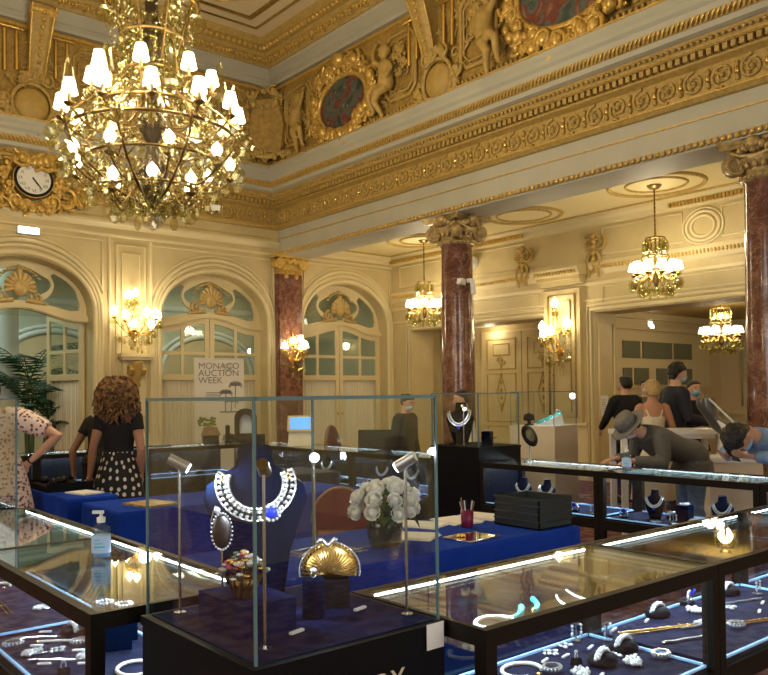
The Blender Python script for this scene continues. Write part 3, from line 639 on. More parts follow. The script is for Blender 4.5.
def cartouche(f,s,z,label):
    t=thing('plaster_cartouche',label,'relief'); m=MB(); m.loft([[f(s+k*.27*cos(a),o,z+k*.27*sin(a)) for a in [2*PI*i/24 for i in range(24)]] for k,o in ((1.,.0),(1.,.05),(.8,.09),(.4,.12),(.02,.13))]); m.build('shield','plaster_tan',t)
    m=MB(); m.tube([f(s+.31*cos(a),.06,z+.33*sin(a)) for a in [2*PI*i/30 for i in range(30)]],.035,6,True); leafy(m,f,s,z-.05,.40,.34,26,int(s*7),.07,.05,PI*.9,PI*2.1); leafy(m,f,s,z+.02,.36,.40,10,int(s*9),.07,.06,PI*.3,PI*.7); m.build('scrolls','ochre_light',t); return t
bracket(W2f,8.88,'gilded scroll bracket rising between the two oval paintings'); cartouche(W2f,8.72,6.27,'round plaster shield below the scroll bracket between the two oval paintings')
bracket(W1f,4.02,'gilded scroll bracket on the cove above the wall clock'); cartouche(W1f,3.95,6.25,'round plaster shield on the cove straight above the wall clock')
# carved panels between the figures
mb=MB()
def fpanel(f,s0,s1,z0,z1,c=.12):
    P=[(s0+c,z0),(s1-c,z0),(s1,z0+c),(s1,z1-c),(s1-c,z1),(s0+c,z1),(s0,z1-c),(s0,z0+c)]
    mb.tube([f(s,.02,z) for s,z in P],.035,6,True); mb.tube([f((s0+s1)/2+(s-(s0+s1)/2)*.82,.02,(z0+z1)/2+(z-(z0+z1)/2)*.82) for s,z in P],.02,6,True)
    leafy(mb,f,(s0+s1)/2,(z0+z1)/2+.1,(s1-s0)*.17,(z1-z0)*.2,12,int(s0*5),.05,.02); leafy(mb,f,(s0+s1)/2,(z0+z1)/2+.2,(s1-s0)*.06,(z1-z0)*.08,6,int(s0*5)+1,.05,.03)
for s0,s1 in ((9.25,9.95),(7.55,8.25),(12.15,12.95),(4.6,5.3),(3.6,4.4)): fpanel(W2f,s0,s1,6.28,7.32)
for s0,s1 in ((4.62,5.5),(5.7,6.5),(6.6,7.3),(2.5,3.4)): fpanel(W1f,s0,s1,6.28,7.32)
for i in range(140): mb.sph(W2f(YB-.4-i*.085,.03,6.10),(.03,.03,.035),6,4)
for i in range(70): mb.sph(W1f(XB-.4-i*.085,.03,6.10),(.03,.03,.035),6,4)
q=random.Random(31)
for i in range(330):
    g_=W2f if i%3 else W1f; s=q.uniform(3.,YB-.5) if i%3 else q.uniform(2.,XB-.5); z=q.uniform(6.2,7.35); d=q.choice((-1,1)); r=q.uniform(.06,.12); a0=q.uniform(0,6.3); mb.tube([g_(s+x,.01,z+y) for x,y in spiral(r,1.3,12,d,a0)],[r*.22*(1-.5*k/12) for k in range(12)],4); mb.sph(g_(s+r*1.3*cos(a0),.01,z+r*1.3*sin(a0)),(r*.45,r*.3,r*.3),6,4)
leafy(mb,W2f,13.2,6.75,.2,.5,20,3,.06); leafy(mb,W1f,8.1,6.75,.25,.5,24,4,.06)
trim(mb,'plaster_tan')
mb=MB(); f=lambda u,o,v:(XB-.62+u*.70-o*.7,YB-.62-u*.70-o*.7,v)   # shield filling the corner of the cove
t=thing('corner_shield','tall plain plaster shield filling the corner of the cove','relief'); mb.loft([[f(-.30,0,6.15),f(.30,0,6.15),f(.38,.0,6.7),f(.26,.0,7.25),f(-.26,0,7.25),f(-.38,0,6.7)],[f(-.27,.08,6.18),f(.27,.08,6.18),f(.34,.08,6.7),f(.23,.08,7.2),f(-.23,.08,7.2),f(-.34,.08,6.7)]],smooth=False); mb.build('shield','ochre',t)
m=MB(); leafy(m,f,0,7.2,.26,.16,16,8,.07,.08); m.build('crest','ochre_light',t); m=MB(); m.tube([f(-.45,.05,6.2),f(0,.1,6.08),f(.45,.05,6.2)],.05,6); leafy(m,f,0,6.13,.42,.05,14,5,.06,.08); m.build('scrolls','ochre_light',t)

# ------------------------------------------------------------ wall clock over the first arch
t=thing('wall_clock','round white wall clock in a gilded scrollwork surround above the left arch','clock',(4.02,YB-.001,5.09))
m=MB(); g=lambda s,o,z:(s,-o,z)

m.loft([[g(.32*cos(a),o,.30*sin(a)) for a in [2*PI*i/36 for i in range(36)]] for o in (0,.22)])
leafy(m,g,0,0,.40,.38,40,11,.075,.18); leafy(m,g,0,-.05,.78,.36,40,12,.075,.08,PI*1.0,PI*2.); leafy(m,g,0,.45,.20,.18,14,13,.10,.22); leafy(m,g,0,.62,.1,.12,8,14,.08,.22)
for q in (-1,1): m.tube([g(q*(.55+x),.14,-.18+z) for x,z in spiral(.24,1.6,20,q,PI/2)],[.06*(1-.5*i/20) for i in range(20)],6)
m.build('surround','gilt',t)
m=MB(); m.tube([g(.285*cos(a),.245,.265*sin(a)) for a in [2*PI*i/40 for i in range(40)]],.022,8,True); m.build('rim','black',t)
m=MB(); m.loft([[g(.28*cos(a),o,.26*sin(a)) for a in [2*PI*i/40 for i in range(40)]] for o in (.2,.235)]); dial=m.build('dial','white_paper',t)
ROM=['XII','I','II','III','IIII','V','VI','VII','VIII','IX','X','XI']
for i,sx in enumerate(ROM):
    a=PI/2-i*PI/6; o=obj('numeral',text_mesh(sx,.075,.001),dial,(.205*cos(a),-.238,.19*sin(a)),(PI/2,0,0)); o.data.materials.append(MATS['ink'])
m=MB(); m.tube([g(-.02,.245,.03),g(.12,.245,-.15)],.010,4); m.build('minute_hand','black',t); m=MB(); m.tube([g(-.02,.247,.02),g(.07,.247,-.09)],.014,4); m.build('hour_hand','black',t)
# lit emergency sign under the clock
t=thing('emergency_light','lit white emergency light box on the wall under the clock','sign',(3.98,YB-.001,4.27)); m=MB(); m.bx(-.17,.17,-.09,0,-.05,.07); m.build('housing','camera_white',t); m=MB(); m.bx(-.155,.155,-.115,-.09,-.035,.055); m.build('panel','sign_lit',t)

# ------------------------------------------------------------ room behind the left aisle opening: panelled double door
slab('wall_recess','cream',12.9,13.0,9.0,13.8,0,4.0); slab('ceiling','cream_trim',12.45,13.,9.0,13.8,3.1,3.2); slab('wall_recess','cream',12.45,12.9,9.0,9.3,0,3.2); slab('wall_recess','cream',12.45,12.9,13.4,13.8,0,3.2)
d=struct(MB().bx(12.84,12.9,9.75,12.05,0,2.86).build('door_4','cream_trim'))
for k,(s0,s1) in enumerate(((9.8,10.89),(10.91,12.0))):
    L=MB(); f=lambda s,o,z:(12.84-o,s,z); smallbox(L,f,s0,s1,0,.03,.05,2.82); L=L.build('door_leaf','cream',d); mb=MB(); c=(s0+s1)/2
    pframe(f,s0+.15,s1-.15,2.05,2.68,.018,.035); pframe(f,s0+.15,s1-.15,.95,1.95,.018,.035); pframe(f,s0+.15,s1-.15,.2,.85,.018,.035); pframe(f,c-.22,c+.22,2.35,2.58,.012,.035)
    for q in (-1,1): mb.tube([f(c+q*(.02+x),.04,2.22+z) for x,z in spiral(.10,1.4,14,q,0)],.014,5); mb.tube([f(c+q*.13*(1-abs(i-4)/4),.04,1.95-.1*i) for i in range(9)],.012,5)
    for i in range(7): mb.sph(f(c,.04,2.25-.16*i),(.02,.03,.05),6,4)
    mb.build('panel_moulding','plaster_tan',L)
    m=MB(); m.sph(f(s1-.06 if k==0 else s0+.06,.07,1.05),.03,8,6); m.cyl(f(s1-.06 if k==0 else s0+.06,.02,1.05),f(s1-.06 if k==0 else s0+.06,.07,1.05),.01,n=8); m.build('door_handle','gilt',L)
t=thing('red_hanging','narrow dark red wall panel just inside the left aisle opening','panel',(12.80,12.55,1.2)); m=MB(); m.bx(0,.05,-.2,.2,0,1.55); m.build('cloth','red_chair',t); m=MB(); m.bx(-.01,.06,-.22,.22,1.55,1.6); m.build('rail','wood',t)
t=thing('grey_board','small grey framed board standing beside the panelled double door','board',(12.66,9.62,1.42)); m=MB(); m.bx(-.02,.02,-.02,.36,0,.72); m.build('panel','cloth_grey',t); m=MB(); m.tube([(-.025,-.02,0),(-.025,.36,0),(-.025,.36,.72),(-.025,-.02,.72)],.02,5,True); m.bx(-.02,.02,.15,.19,-1.42,0); m.bx(-.2,.2,.05,.3,-1.42,-1.39); m.build('stand','wood',t)

# ------------------------------------------------------------ salon behind the wide opening
slab('wall_salon','salon_wall',12.46,19,9.3,9.5,0,3.4); slab('wall_salon','salon_wall',17.9,18.1,-2,9.4,0,3.4); slab('ceiling','plaster_tan',12.46,18.,-2,9.4,3.15,3.3); slab('wall_salon','salon_wall',12.46,18,-2.2,-2,0,3.4)
w=struct(MB().bx(13.3,17.3,9.24,9.299,1.62,2.75).build('window_1','cream_trim'))
for z0,z1,cols in ((2.22,2.56,((13.9,14.5),(14.6,15.7),(15.8,16.5))),(1.68,2.02,((13.9,14.2),(14.3,14.8),(15.1,15.5),(15.6,16.0),(16.1,16.5)))):
    for a,b in cols: MB().bx(a,b,9.215,9.238,z0,z1).build('pane','window_dark',w)
mb=MB(); mb.bx(12.5,17.9,9.23,9.298,2.80,2.88); mb.bx(12.5,17.9,9.2,9.298,1.05,1.12); mb.bx(12.5,17.9,9.2,9.298,3.02,3.15)
for s0 in (13.5,14.8,16.1): mb.tube([(s0,9.29,.2),(s0+1.1,9.29,.2),(s0+1.1,9.29,1.5),(s0,9.29,1.5)],.025,5,True)
mb.bx(17.82,17.9,-2,9.3,3.0,3.15); mb.bx(17.82,17.9,-2,9.3,1.0,1.08)
for s0 in (6.9,8.3): mb.tube([(17.88,s0,1.2),(17.88,s0+.5,1.2),(17.88,s0+.5,2.8),(17.88,s0,2.8)],.03,5,True)
trim(mb,'cream_trim')
w=struct(MB().bx(17.84,17.899,7.55,8.15,.9,2.6).build('window_2','cream_trim')); MB().bx(17.82,17.84,7.6,7.95,1.9,2.55).build('pane','window_dark',w)
w=struct(MB().bx(17.84,17.899,8.2,8.75,.9,2.6).build('window_3','cream_trim')); q=MB()
for i in range(2):
    for j in range(5): q.bx(17.82,17.84,8.24+i*.25,8.45+i*.25,1.15+j*.28,1.39+j*.28)
q.build('pane','hall_green',w)
t=thing('emergency_light','lit white emergency light on the salon wall above the windows','sign',(14.95,9.298,2.93)); m=MB(); m.bx(-.10,.10,-.05,0,-.09,.06); m.build('housing','camera_white',t); m=MB(); m.bx(-.09,.03,-.07,-.05,-.0,.05); m.bx(-.05,.09,-.07,-.05,-.08,-.01); m.build('panel','sign_lit',t)
t=thing('paper_notice','white paper notice taped on the jamb of the wide doorway','notice',(12.05,8.399,1.30)); m=MB(); m.bx(-.11,.11,-.004,0,-.18,.18); m.build('sheet','white_paper',t); m=MB()
for i in range(6): m.bx(-.06,.05 if i%2 else .06,-.006,-.004,.10-.04*i,.108-.04*i)
m.build('print','ink',t)
mb=MB(); mb.tube([(11.92,8.393,.3),(12.36,8.393,.3),(12.36,8.393,2.75),(11.92,8.393,2.75)],.02,5,True); trim(mb,'cream_trim')
# ------------------------------------------------------------ crystal lamps
WARM=(1.,.83,.55)
def drop_mesh(name,s,n=7): return MB().lathe([(0,0),(.30*s,-.18*s),(.42*s,-.55*s),(.30*s,-.85*s),(0,-1.*s)],n,sy=.45,smooth=False).mesh(name,'crystal')
DROP=drop_mesh('crystal',.13); DROPS=drop_mesh('crystal',.075,6)
SPIKE=MB().lathe([(.035,0),(.045,.03),(.02,.22),(0,.26)],6,smooth=False).mesh('crystal_spike','crystal')
def shade_mesh(r,h): m=MB(); m.loft([[(k*r*cos(a),k*r*sin(a),z) for a in [2*PI*i/20 for i in range(20)]] for k,z in ((1,0),(.62,h))]); return m.mesh('lamp_shade','shade_lit')
def arm_pts(r,z0,z1,a,sag=.16,n=10,r0=.05):
    return [((r0+(r-r0)*t)*cos(a),(r0+(r-r0)*t)*sin(a),z0+(z1-z0)*t-sag*sin(PI*t)+.03*sin(2*PI*t)) for t in [i/n for i in range(n+1)]]
def candle(m,x,y,z,h=.11): m.lathe([(.012,-.03),(.05,-.005),(.055,.01),(.02,.012),(.018,.02),(.018,h)],10,(x,y,z))
CANDLE=None
def small_chandelier(loc,drop,label,k=1.):
    """loc: middle of the shades; drop: height of the ceiling above"""
    t=thing('crystal_chandelier',label,'chandelier',loc,0,'crystal chandeliers of the aisle and salon')
    m=MB(); m.lathe([(.0,drop-.06),(.06,drop-.05),(.10,drop-.015),(.11,drop)],20); m.build('canopy','gold_dark',t)
    m=MB()
    z=.55*k; i=0
    while z<drop-.05: m.tube([(.012*cos(a)*(i%2),.012*cos(a)*((i+1)%2),z+.02+.02*sin(a)) for a in [2*PI*j/8 for j in range(8)]],.005,4,True); z+=.032; i+=1
    m.cyl((0,0,.5*k),(0,0,drop-.05),.006,n=6); m.build('chain','gold_dark',t)
    m=MB(); m.lathe([(0,-.30*k),(.03*k,-.27*k),(.05*k,-.2*k),(.025*k,-.1*k),(.06*k,-.03*k),(.02*k,.08*k),(.03*k,.2*k),(.015*k,.3*k),(.015*k,.55*k)],14); m.build('stem','gold_dark',t)
    m=MB(); m.tube([(.14*k*cos(a),.14*k*sin(a),.43*k) for a in [2*PI*i/20 for i in range(20)]],.012*k,6,True); m.tube([(.17*k*cos(a),.17*k*sin(a),.16*k) for a in [2*PI*i/20 for i in range(20)]],.010*k,6,True)
    for i in range(6): a=PI/3*i; m.tube([(.14*k*cos(a),.14*k*sin(a),.43*k),(.10*k*cos(a),.10*k*sin(a),.32*k),(.2*k*cos(a),.2*k*sin(a),.14*k),(.05*k*cos(a),.05*k*sin(a),-.05*k)],.008*k,5)
    m.build('crown','gold_dark',t)
    sm=shade_mesh(.085*k,.115*k); n=10
    for i in range(n):
        a=2*PI*i/n+.2; m=MB(); m.tube(arm_pts(.31*k,-.06*k,-.10*k,a,.10*k),.009*k,6); candle(m,.31*k*cos(a),.31*k*sin(a),-.11*k,.06); m.build('arm','gold',t); obj('lamp_shade',sm,t,(.31*k*cos(a),.31*k*sin(a),-.04*k))
    for i in range(22):
        a=2*PI*i/22
        obj('crystal',DROP,t,(.34*k*cos(a),.34*k*sin(a),-.17*k-.03*(i%2)),(0,0,a)).scale=(k*1.05,k*1.05,k*1.25)
        obj('crystal',DROP,t,(.22*k*cos(a+.1),.22*k*sin(a+.1),-.27*k-.04*(i%2)),(0,0,a)).scale=(.95*k,.95*k,1.1*k)
    for i in range(14): a=2*PI*i/14; obj('crystal',DROP,t,(.15*k*cos(a),.15*k*sin(a),.42*k),(0,0,a)).scale=(.9*k,.9*k,1.7*k)
    for i in range(8): a=2*PI*i/8; obj('crystal',DROPS,t,(.1*k*cos(a),.1*k*sin(a),-.30*k),(0,0,a)).scale=(k,)*3
    m=MB(); q=random.Random(3)
    for i in range(150):
        a=q.uniform(0,6.28); z=q.uniform(-.30,.40); r=(.33 if z<0 else .2-.1*z)*q.uniform(.75,1.05)*k; m.sph((r*cos(a),r*sin(a),z*k),.013*k,5,4)
    m.build('crystal_beads','crystal',t)['kind']='stuff'
    return t
small_chandelier((10.75,6.55,3.38),4.6-3.38,'crystal chandelier with white shades hanging over the aisle before the wide salon doorway')
small_chandelier((10.9,11.75,3.33),4.6-3.33,'crystal chandelier with white shades hanging just left of the middle red marble column')
small_chandelier((14.0,7.25,2.62),3.15-2.62,'crystal chandelier with white shades hanging low inside the salon, seen through the doorway',.98)

def sconce(loc,rz,label,w,h,arms,top=True,bulb=.05,shade=False):
    """wall light: local -y is out of the wall, z=0 the level of the arms' cups; arms: (x, out, z)"""
    t=thing('crystal_wall_light',label,'wall light',loc,rz,'crystal wall lights')
    m=MB(); m.lathe([(0,-.012),(.09,-.012),(.10,0)],16) ; M=Matrix.Rotation(PI/2,4,'X')
    m=MB(); m.join(MB().lathe([(0,.03),(.06,.03),(.085,.012),(.09,0)],18),Matrix.Translation((0,0,-.15))@M); m.tube([(0,-.03,-.3),(0,-.07,-.15),(0,-.05,.1),(0,-.09,.35),(0,-.08,h*.5)],[.02,.03,.016,.02,.01],8)
    for q in (-1,1): m.tube([(q*(.05+x),-.05,.2+z) for x,z in spiral(.09,1.3,14,q,PI)],.010,5)
    m.sph((0,-.08,-.32),.035,10,8); m.build('backplate','gold',t)
    bm_=MB().lathe([(0,0),(bulb*.5,.006),(bulb,bulb*.9),(bulb*.85,bulb*1.5),(bulb*.3,bulb*2.2),(0,bulb*2.6)],12).mesh('bulb','bulb_lit') if not shade else shade_mesh(bulb*1.35,bulb*2.)
    for x,o,z in arms:
        m=MB(); m.tube([(0,-.06,-.12),(x*.4,-.06-o*.35,-.2+z*.2),(x*.8,-.02-o*.8,-.12+z*.7),(x,-o,z-.04)],.010,6); candle(m,x,-o,z-.03,.05); m.build('arm','gold',t); obj('bulb' if not shade else 'lamp_shade',bm_,t,(x,-o,z+.02))
        for j in range(4): a=PI/2*j; obj('crystal',DROP,t,(x+.05*cos(a),-o+.05*sin(a),z-.04),(0,0,a)).scale=(.75,.75,.9)
    q=random.Random(int(w*100)); m=MB()
    for i in range(10): a=PI*(i/9); obj('crystal',DROP,t,(-w*.36*cos(a),-.06-.16*sin(a),-.22-.10*sin(a)),(0,0,a)).scale=(.8,.8,.9)
    for i in range(6): obj('crystal',DROPS,t,(q.uniform(-.12,.12),-.10-q.uniform(0,.12),-.42-.05*(i%3)))
    for i in range(190): x=q.uniform(-w*.5,w*.5); m.sph((x,-.05-q.uniform(0,.24),q.uniform(-.55,.40)*(1-abs(x)/w)),q.uniform(.011,.019),5,4)
    m.build('crystal_beads','crystal',t)['kind']='stuff'
    return t
sconce((5.76,YB-.001,2.86),0,'crystal wall light with many lit bulbs on the pier between the left and middle arches',.82,1.2,[(-.40,.16,.10),(-.24,.26,.04),(.14,.28,.10),(.32,.22,.10),(.42,.13,.06),(-.12,.34,-.13),(.20,.33,-.13),(0,.12,.44),(-.12,.10,.40)],bulb=.062)
sconce((8.985,YB-.142,2.42),0,'crystal wall light with a cluster of white shades on the red marble pilaster',.55,.9,[(-.23,.14,.04),(-.10,.24,.14),(.10,.25,.03),(.22,.20,.06),(.26,.10,.10),(.16,.12,.2)],bulb=.058,shade=True)
sconce((XW-.101,9.05,2.42),-PI/2,'crystal wall light with five lit bulbs on the panelled pier of the aisle wall',.62,1.1,[(-.26,.18,.22),(-.15,.28,.08),(.02,.30,.12),(.28,.16,.24),(0,.14,.62)],bulb=.072)
# corbel under the first wall light
t=thing('scroll_corbel','carved cream scroll corbel under the wall light between the arches','corbel',(5.76,YB-.001,2.12))
m=MB(); m.bx(-.30,.30,-.22,0,.13,.19); m.bx(-.27,.27,-.18,0,.08,.13); m.bx(-.20,.20,-.06,0,-.9,.08); m.build('bracket','cream_trim',t)
m=MB(); 
for x in (-.1,.1): m.tube([(x,-.12-a,-.08+b) for a,b in spiral(.10,1.5,18,-1,0)],[.05-.02*i/18 for i in range(18)],6)
m.tube([(0,-.2,.05),(0,-.17,-.1),(0,-.12,-.25),(0,-.06,-.5)],[.09,.10,.08,.04],8); 
for i in range(5): m.sph((.04*(-1)**i,-.14+.02*i,-.15-.1*i),(.06,.04,.06),7,5)
m.build('scroll','plaster_tan',t)

# ------------------------------------------------------------ the great chandelier
t=thing('grand_chandelier','huge tiered crystal chandelier with dozens of lit white shades in the hall','chandelier',(3.36,7.55,0))
m=MB(); m.cyl((0,0,5.7),(0,0,8.1),.018,n=8)
for i in range(48): z=5.75+i*.05; m.tube([(.035*cos(a)*(i%2),.035*cos(a)*((i+1)%2),z+.033*sin(a)) for a in [2*PI*j/8 for j in range(8)]],.009,4,True)
m.lathe([(0,8.05),(.12,8.08),(.2,8.2),(.22,8.25)],20); m.build('chain','gold_dark',t)
m=MB(); m.lathe([(0,3.42),(.05,3.45),(.10,3.6),(.16,3.75),(.10,3.9),(.05,4.05),(.13,4.18),(.15,4.28),(.06,4.4),(.05,4.8),(.11,5.0),(.14,5.15),(.07,5.3),(.06,5.6),(.02,5.75)],18); m.build('stem','bronze_dark',t)
m=MB()
ring=lambda r,z,w:m.tube([(r*cos(a),r*sin(a),z) for a in [2*PI*i/40 for i in range(40)]],w,6,True)
ring(.44,5.45,.018); ring(.30,5.10,.014); ring(.27,4.75,.014); ring(.52,4.38,.018); ring(.80,4.12,.018); ring(.66,3.85,.015); ring(.40,3.6,.013)
for i in range(8):
    a=PI/4*i; c_,s_=cos(a),sin(a); m.tube([(r*c_,r*s_,z) for r,z in ((.44,5.5),(.36,5.3),(.30,5.1),(.24,4.9),(.27,4.7),(.44,4.5),(.70,4.3),(.86,4.15),(.80,3.95),(.62,3.75),(.36,3.55),(.08,3.42))],.013,6)
    m.tube([(r*c_,r*s_,z) for r,z in ((.44,5.45),(.52,5.52),(.50,5.62),(.44,5.6))],.012,5)
m.build('frame','gold_dark',t)
sm=shade_mesh(.076,.14); bl=MB().lathe([(0,0),(.03,.005),(.055,.05),(.045,.09),(0,.14)],12).mesh('bulb','bulb_lit'); nsh=0
def tier(n,r,z,z0,a0,sh):
    for i in range(n):
        a=a0+2*PI*i/n; x,y=r*cos(a),r*sin(a); m=MB(); m.tube(arm_pts(r,z0,z-.10,a,.16,10,.15),.011,6); candle(m,x,y,z-.09,.10)
        m.tube([(x*.6,y*.6,z0),(x*.7+.03*y,y*.7-.03*x,z-.02),(x*.85,y*.85,z-.16)],.008,5); m.build('arm','gold_dark',t)
        obj('lamp_shade' if sh else 'bulb',sm if sh else bl,t,(x,y,z+.0))
tier(8,.58,4.66,4.5,.2,True); tier(12,.84,4.34,4.2,.1,True); tier(9,.76,3.84,3.8,.3,False); tier(6,.42,3.62,3.7,.1,False)
q=random.Random(21); k=0
def drops(n,r,z,s,a0=0.,jz=.04):
    for i in range(n): a=a0+2*PI*i/n; obj('crystal',DROP,t,(r*cos(a),r*sin(a),z-jz*(i%2)),(0,0,a)).scale=(s,s,s*1.1)
drops(22,.93,4.16,1.25); drops(20,.84,3.86,1.35,.1); drops(16,.62,3.62,1.3); drops(12,.36,3.46,1.2); drops(12,.46,5.45,1.4,.1); drops(10,.30,5.08,1.3); drops(8,.50,4.36,1.2)
obj('crystal',MB().lathe([(0,3.19),(.09,3.23),(.12,3.31),(.08,3.39),(.03,3.43)],10,smooth=False).mesh('crystal','crystal_clear'),t)
for i in range(9): a=2*PI*i/9+.3; obj('crystal_spike',SPIKE,t,(.80*cos(a),.80*sin(a),4.36),(0,0,a)).scale=(1.6,1.6,1.5)
for i in range(8): a=2*PI*i/8; obj('crystal_spike',SPIKE,t,(.46*cos(a),.46*sin(a),5.52),(0,0,a)).scale=(1.2,1.2,1.2)
m=MB()
def env(z):   # outline radius of the chandelier
    P=((3.35,.10),(3.55,.42),(3.75,.66),(4.0,.88),(4.2,.93),(4.4,.74),(4.6,.42),(4.8,.30),(5.1,.32),(5.3,.38),(5.55,.46))
    for (a,ra),(b,rb) in zip(P,P[1:]):
        if a<=z<=b: return ra+(rb-ra)*(z-a)/(b-a)
    return .1
for i in range(1500):
    z=q.uniform(3.36,5.52); r=env(z)*math.sqrt(q.uniform(.25,1.)); a=q.uniform(0,6.28); sz=q.uniform(.018,.042)
    if i%3==0: m.lathe([(0,0),(sz*.8,-sz*.8),(sz,-sz*1.8),(0,-sz*3)],5,(r*cos(a),r*sin(a),z),smooth=False)
    else: m.sph((r*cos(a),r*sin(a),z),sz*.75,5,4)
for j in range(20):   # bead garlands
    a=2*PI*j/20
    for r0,z0,r1,z1 in ((.45,5.45,.28,4.72),(.28,4.72,.84,4.18),(.93,4.1,.64,3.70),(.64,3.70,.10,3.40)):
        for i in range(12): u=i/12; r=r0+(r1-r0)*u; m.sph((r*cos(a),r*sin(a),z0+(z1-z0)*u-.12*sin(PI*u)),.013,5,4)
m.build('crystal_beads','crystal',t)['kind']='stuff'

# ------------------------------------------------------------ lamps' light, plus added fills out of view
for i in range(8): a=PI/4*i; light('chandelier_light','POINT',(3.36+.95*cos(a),7.55+.95*sin(a),4.45 if i%2 else 4.85),62,WARM,.06)
for x,y in ((-2.6,2.),(-2.6,7.),(2.,-2.6),(7.,-2.6)): light('wall_light','POINT',(x,y,2.9),34,WARM,.10)  # added warm fills out of view, no fittings on these walls
for x,y,z,e in ((10.75,6.55,3.46,70),(10.9,11.75,3.41,78),(10.75,1.5,3.5,70),(14.0,7.25,2.86,48),(15.5,3.,2.7,52)): light('chandelier_light','POINT',(x,y,z),e,WARM,.12)
light('wall_light','POINT',(5.76,YB-.42,3.0),26,WARM,.08); light('wall_light','POINT',(8.985,YB-.45,2.6),20,(1.,.72,.38),.08); light('wall_light','POINT',(XW-.5,9.05,2.75),22,WARM,.08)
light('passage_daylight','AREA',(3.2,16.6,4.3),75,(.80,1.,.90),2.2); light('passage_daylight','AREA',(8.8,16.4,4.3),48,(1.,.95,.76),2.)
for k,(a,b) in enumerate(((.7,2.1),(2.5,3.9),(4.3,5.7))):  # made-up frames and panes, added to go with the fill panels
    w=struct(MB().bx(a,b,-2.999,-2.95,1.0,3.7).build('window_%d'%(4+k),'cream_trim')); MB().bx(a+.1,(a+b)/2-.04,-2.948,-2.94,1.1,3.6).build('pane','hall_white',w); MB().bx((a+b)/2+.04,b-.1,-2.948,-2.94,1.1,3.6).build('pane','hall_white',w)
    w=struct(MB().bx(-2.999,-2.95,a+1.2,b+1.2,1.0,3.7).build('window_%d'%(7+k),'cream_trim')); MB().bx(-2.948,-2.94,a+1.3,b+1.1,1.1,3.6).build('pane','hall_white',w)
light('window_daylight','AREA',(3.2,-2.9,2.3),120,(.93,.96,1.),5.,shape='RECTANGLE',size_y=2.6,to=(4.,6.,1.2)); light('window_daylight','AREA',(-2.9,4.,2.3),75,(.93,.96,1.),4.,shape='RECTANGLE',size_y=2.6,to=(4.,5.,1.2))  # added cool area fills behind the camera, brightening table height
light('recess_light','POINT',(12.62,11.6,2.8),7,WARM,.1)
w=bpy.data.worlds.new('World'); SC.world=w; w.use_nodes=True; w.node_tree.nodes['Background'].inputs[0].default_value=(1.,.85,.62,1); w.node_tree.nodes['Background'].inputs[1].default_value=.05

# ------------------------------------------------------------ palm in the passage
def palm(loc,label,h,n,seed,spread=1.0):
    q=random.Random(seed); t=thing('potted_palm',label,'plant',loc)
    m=MB(); m.lathe([(.15,0),(.2,.05),(.24,.35),(.26,.38),(.24,.40),(.22,.38)],20); m.build('pot','black_matte',t)
    m=MB()
    for i in range(5): a=i*1.3; m.tube([(.05*cos(a),.05*sin(a),.36),(.08*cos(a),.08*sin(a),h*.35),(.05*cos(a+.4),.05*sin(a+.4),h*.55)],[.025,.02,.015],6)
    m.build('stem','stem',t)
    for i in range(n):
        a=2*PI*i/n*1.62+q.uniform(-.2,.2); L=q.uniform(.8,1.25)*spread; up=q.uniform(.45,1.0); z0=h*q.uniform(.35,.6); m=MB(); P=[]
        for k in range(11): u=k/10; r=L*u*(.55+.45*u); z=z0+up*(1.5*u-1.05*u*u)*h*.45; P.append(Vector((r*cos(a),r*sin(a),z)))
        m.tube(P,[.012*(1-.7*k/10) for k in range(11)],4)
        sd=Vector((-sin(a),cos(a),0))
        for k in range(2,21):
            u=k/20; i0=min(9,int(u*10)); p=P[i0].lerp(P[i0+1],u*10-i0); d=(P[i0+1]-P[i0]).normalized(); l=.34*spread*math.sin(PI*(.12+.86*u))
            for s in (-1,1): e=p+sd*(s*l*.85)+d*l*.55-Vector((0,0,l*.35)); w=d*.022; mid=(p+e)/2+Vector((0,0,.02)); m.add([p-w*.4,p+w*.4,mid+w,e,mid-w],[(0,1,2,3,4)])
        m.build('frond','palm',t)
    return t
palm((4.52,15.55,0),'tall palm with arching fronds in the passage, seen through the open left arch',3.3,15,4,1.35)
palm((4.72,15.1,0),'lower dark leafy palm beside the half open door leaf of the left arch',2.1,14,9,.62)
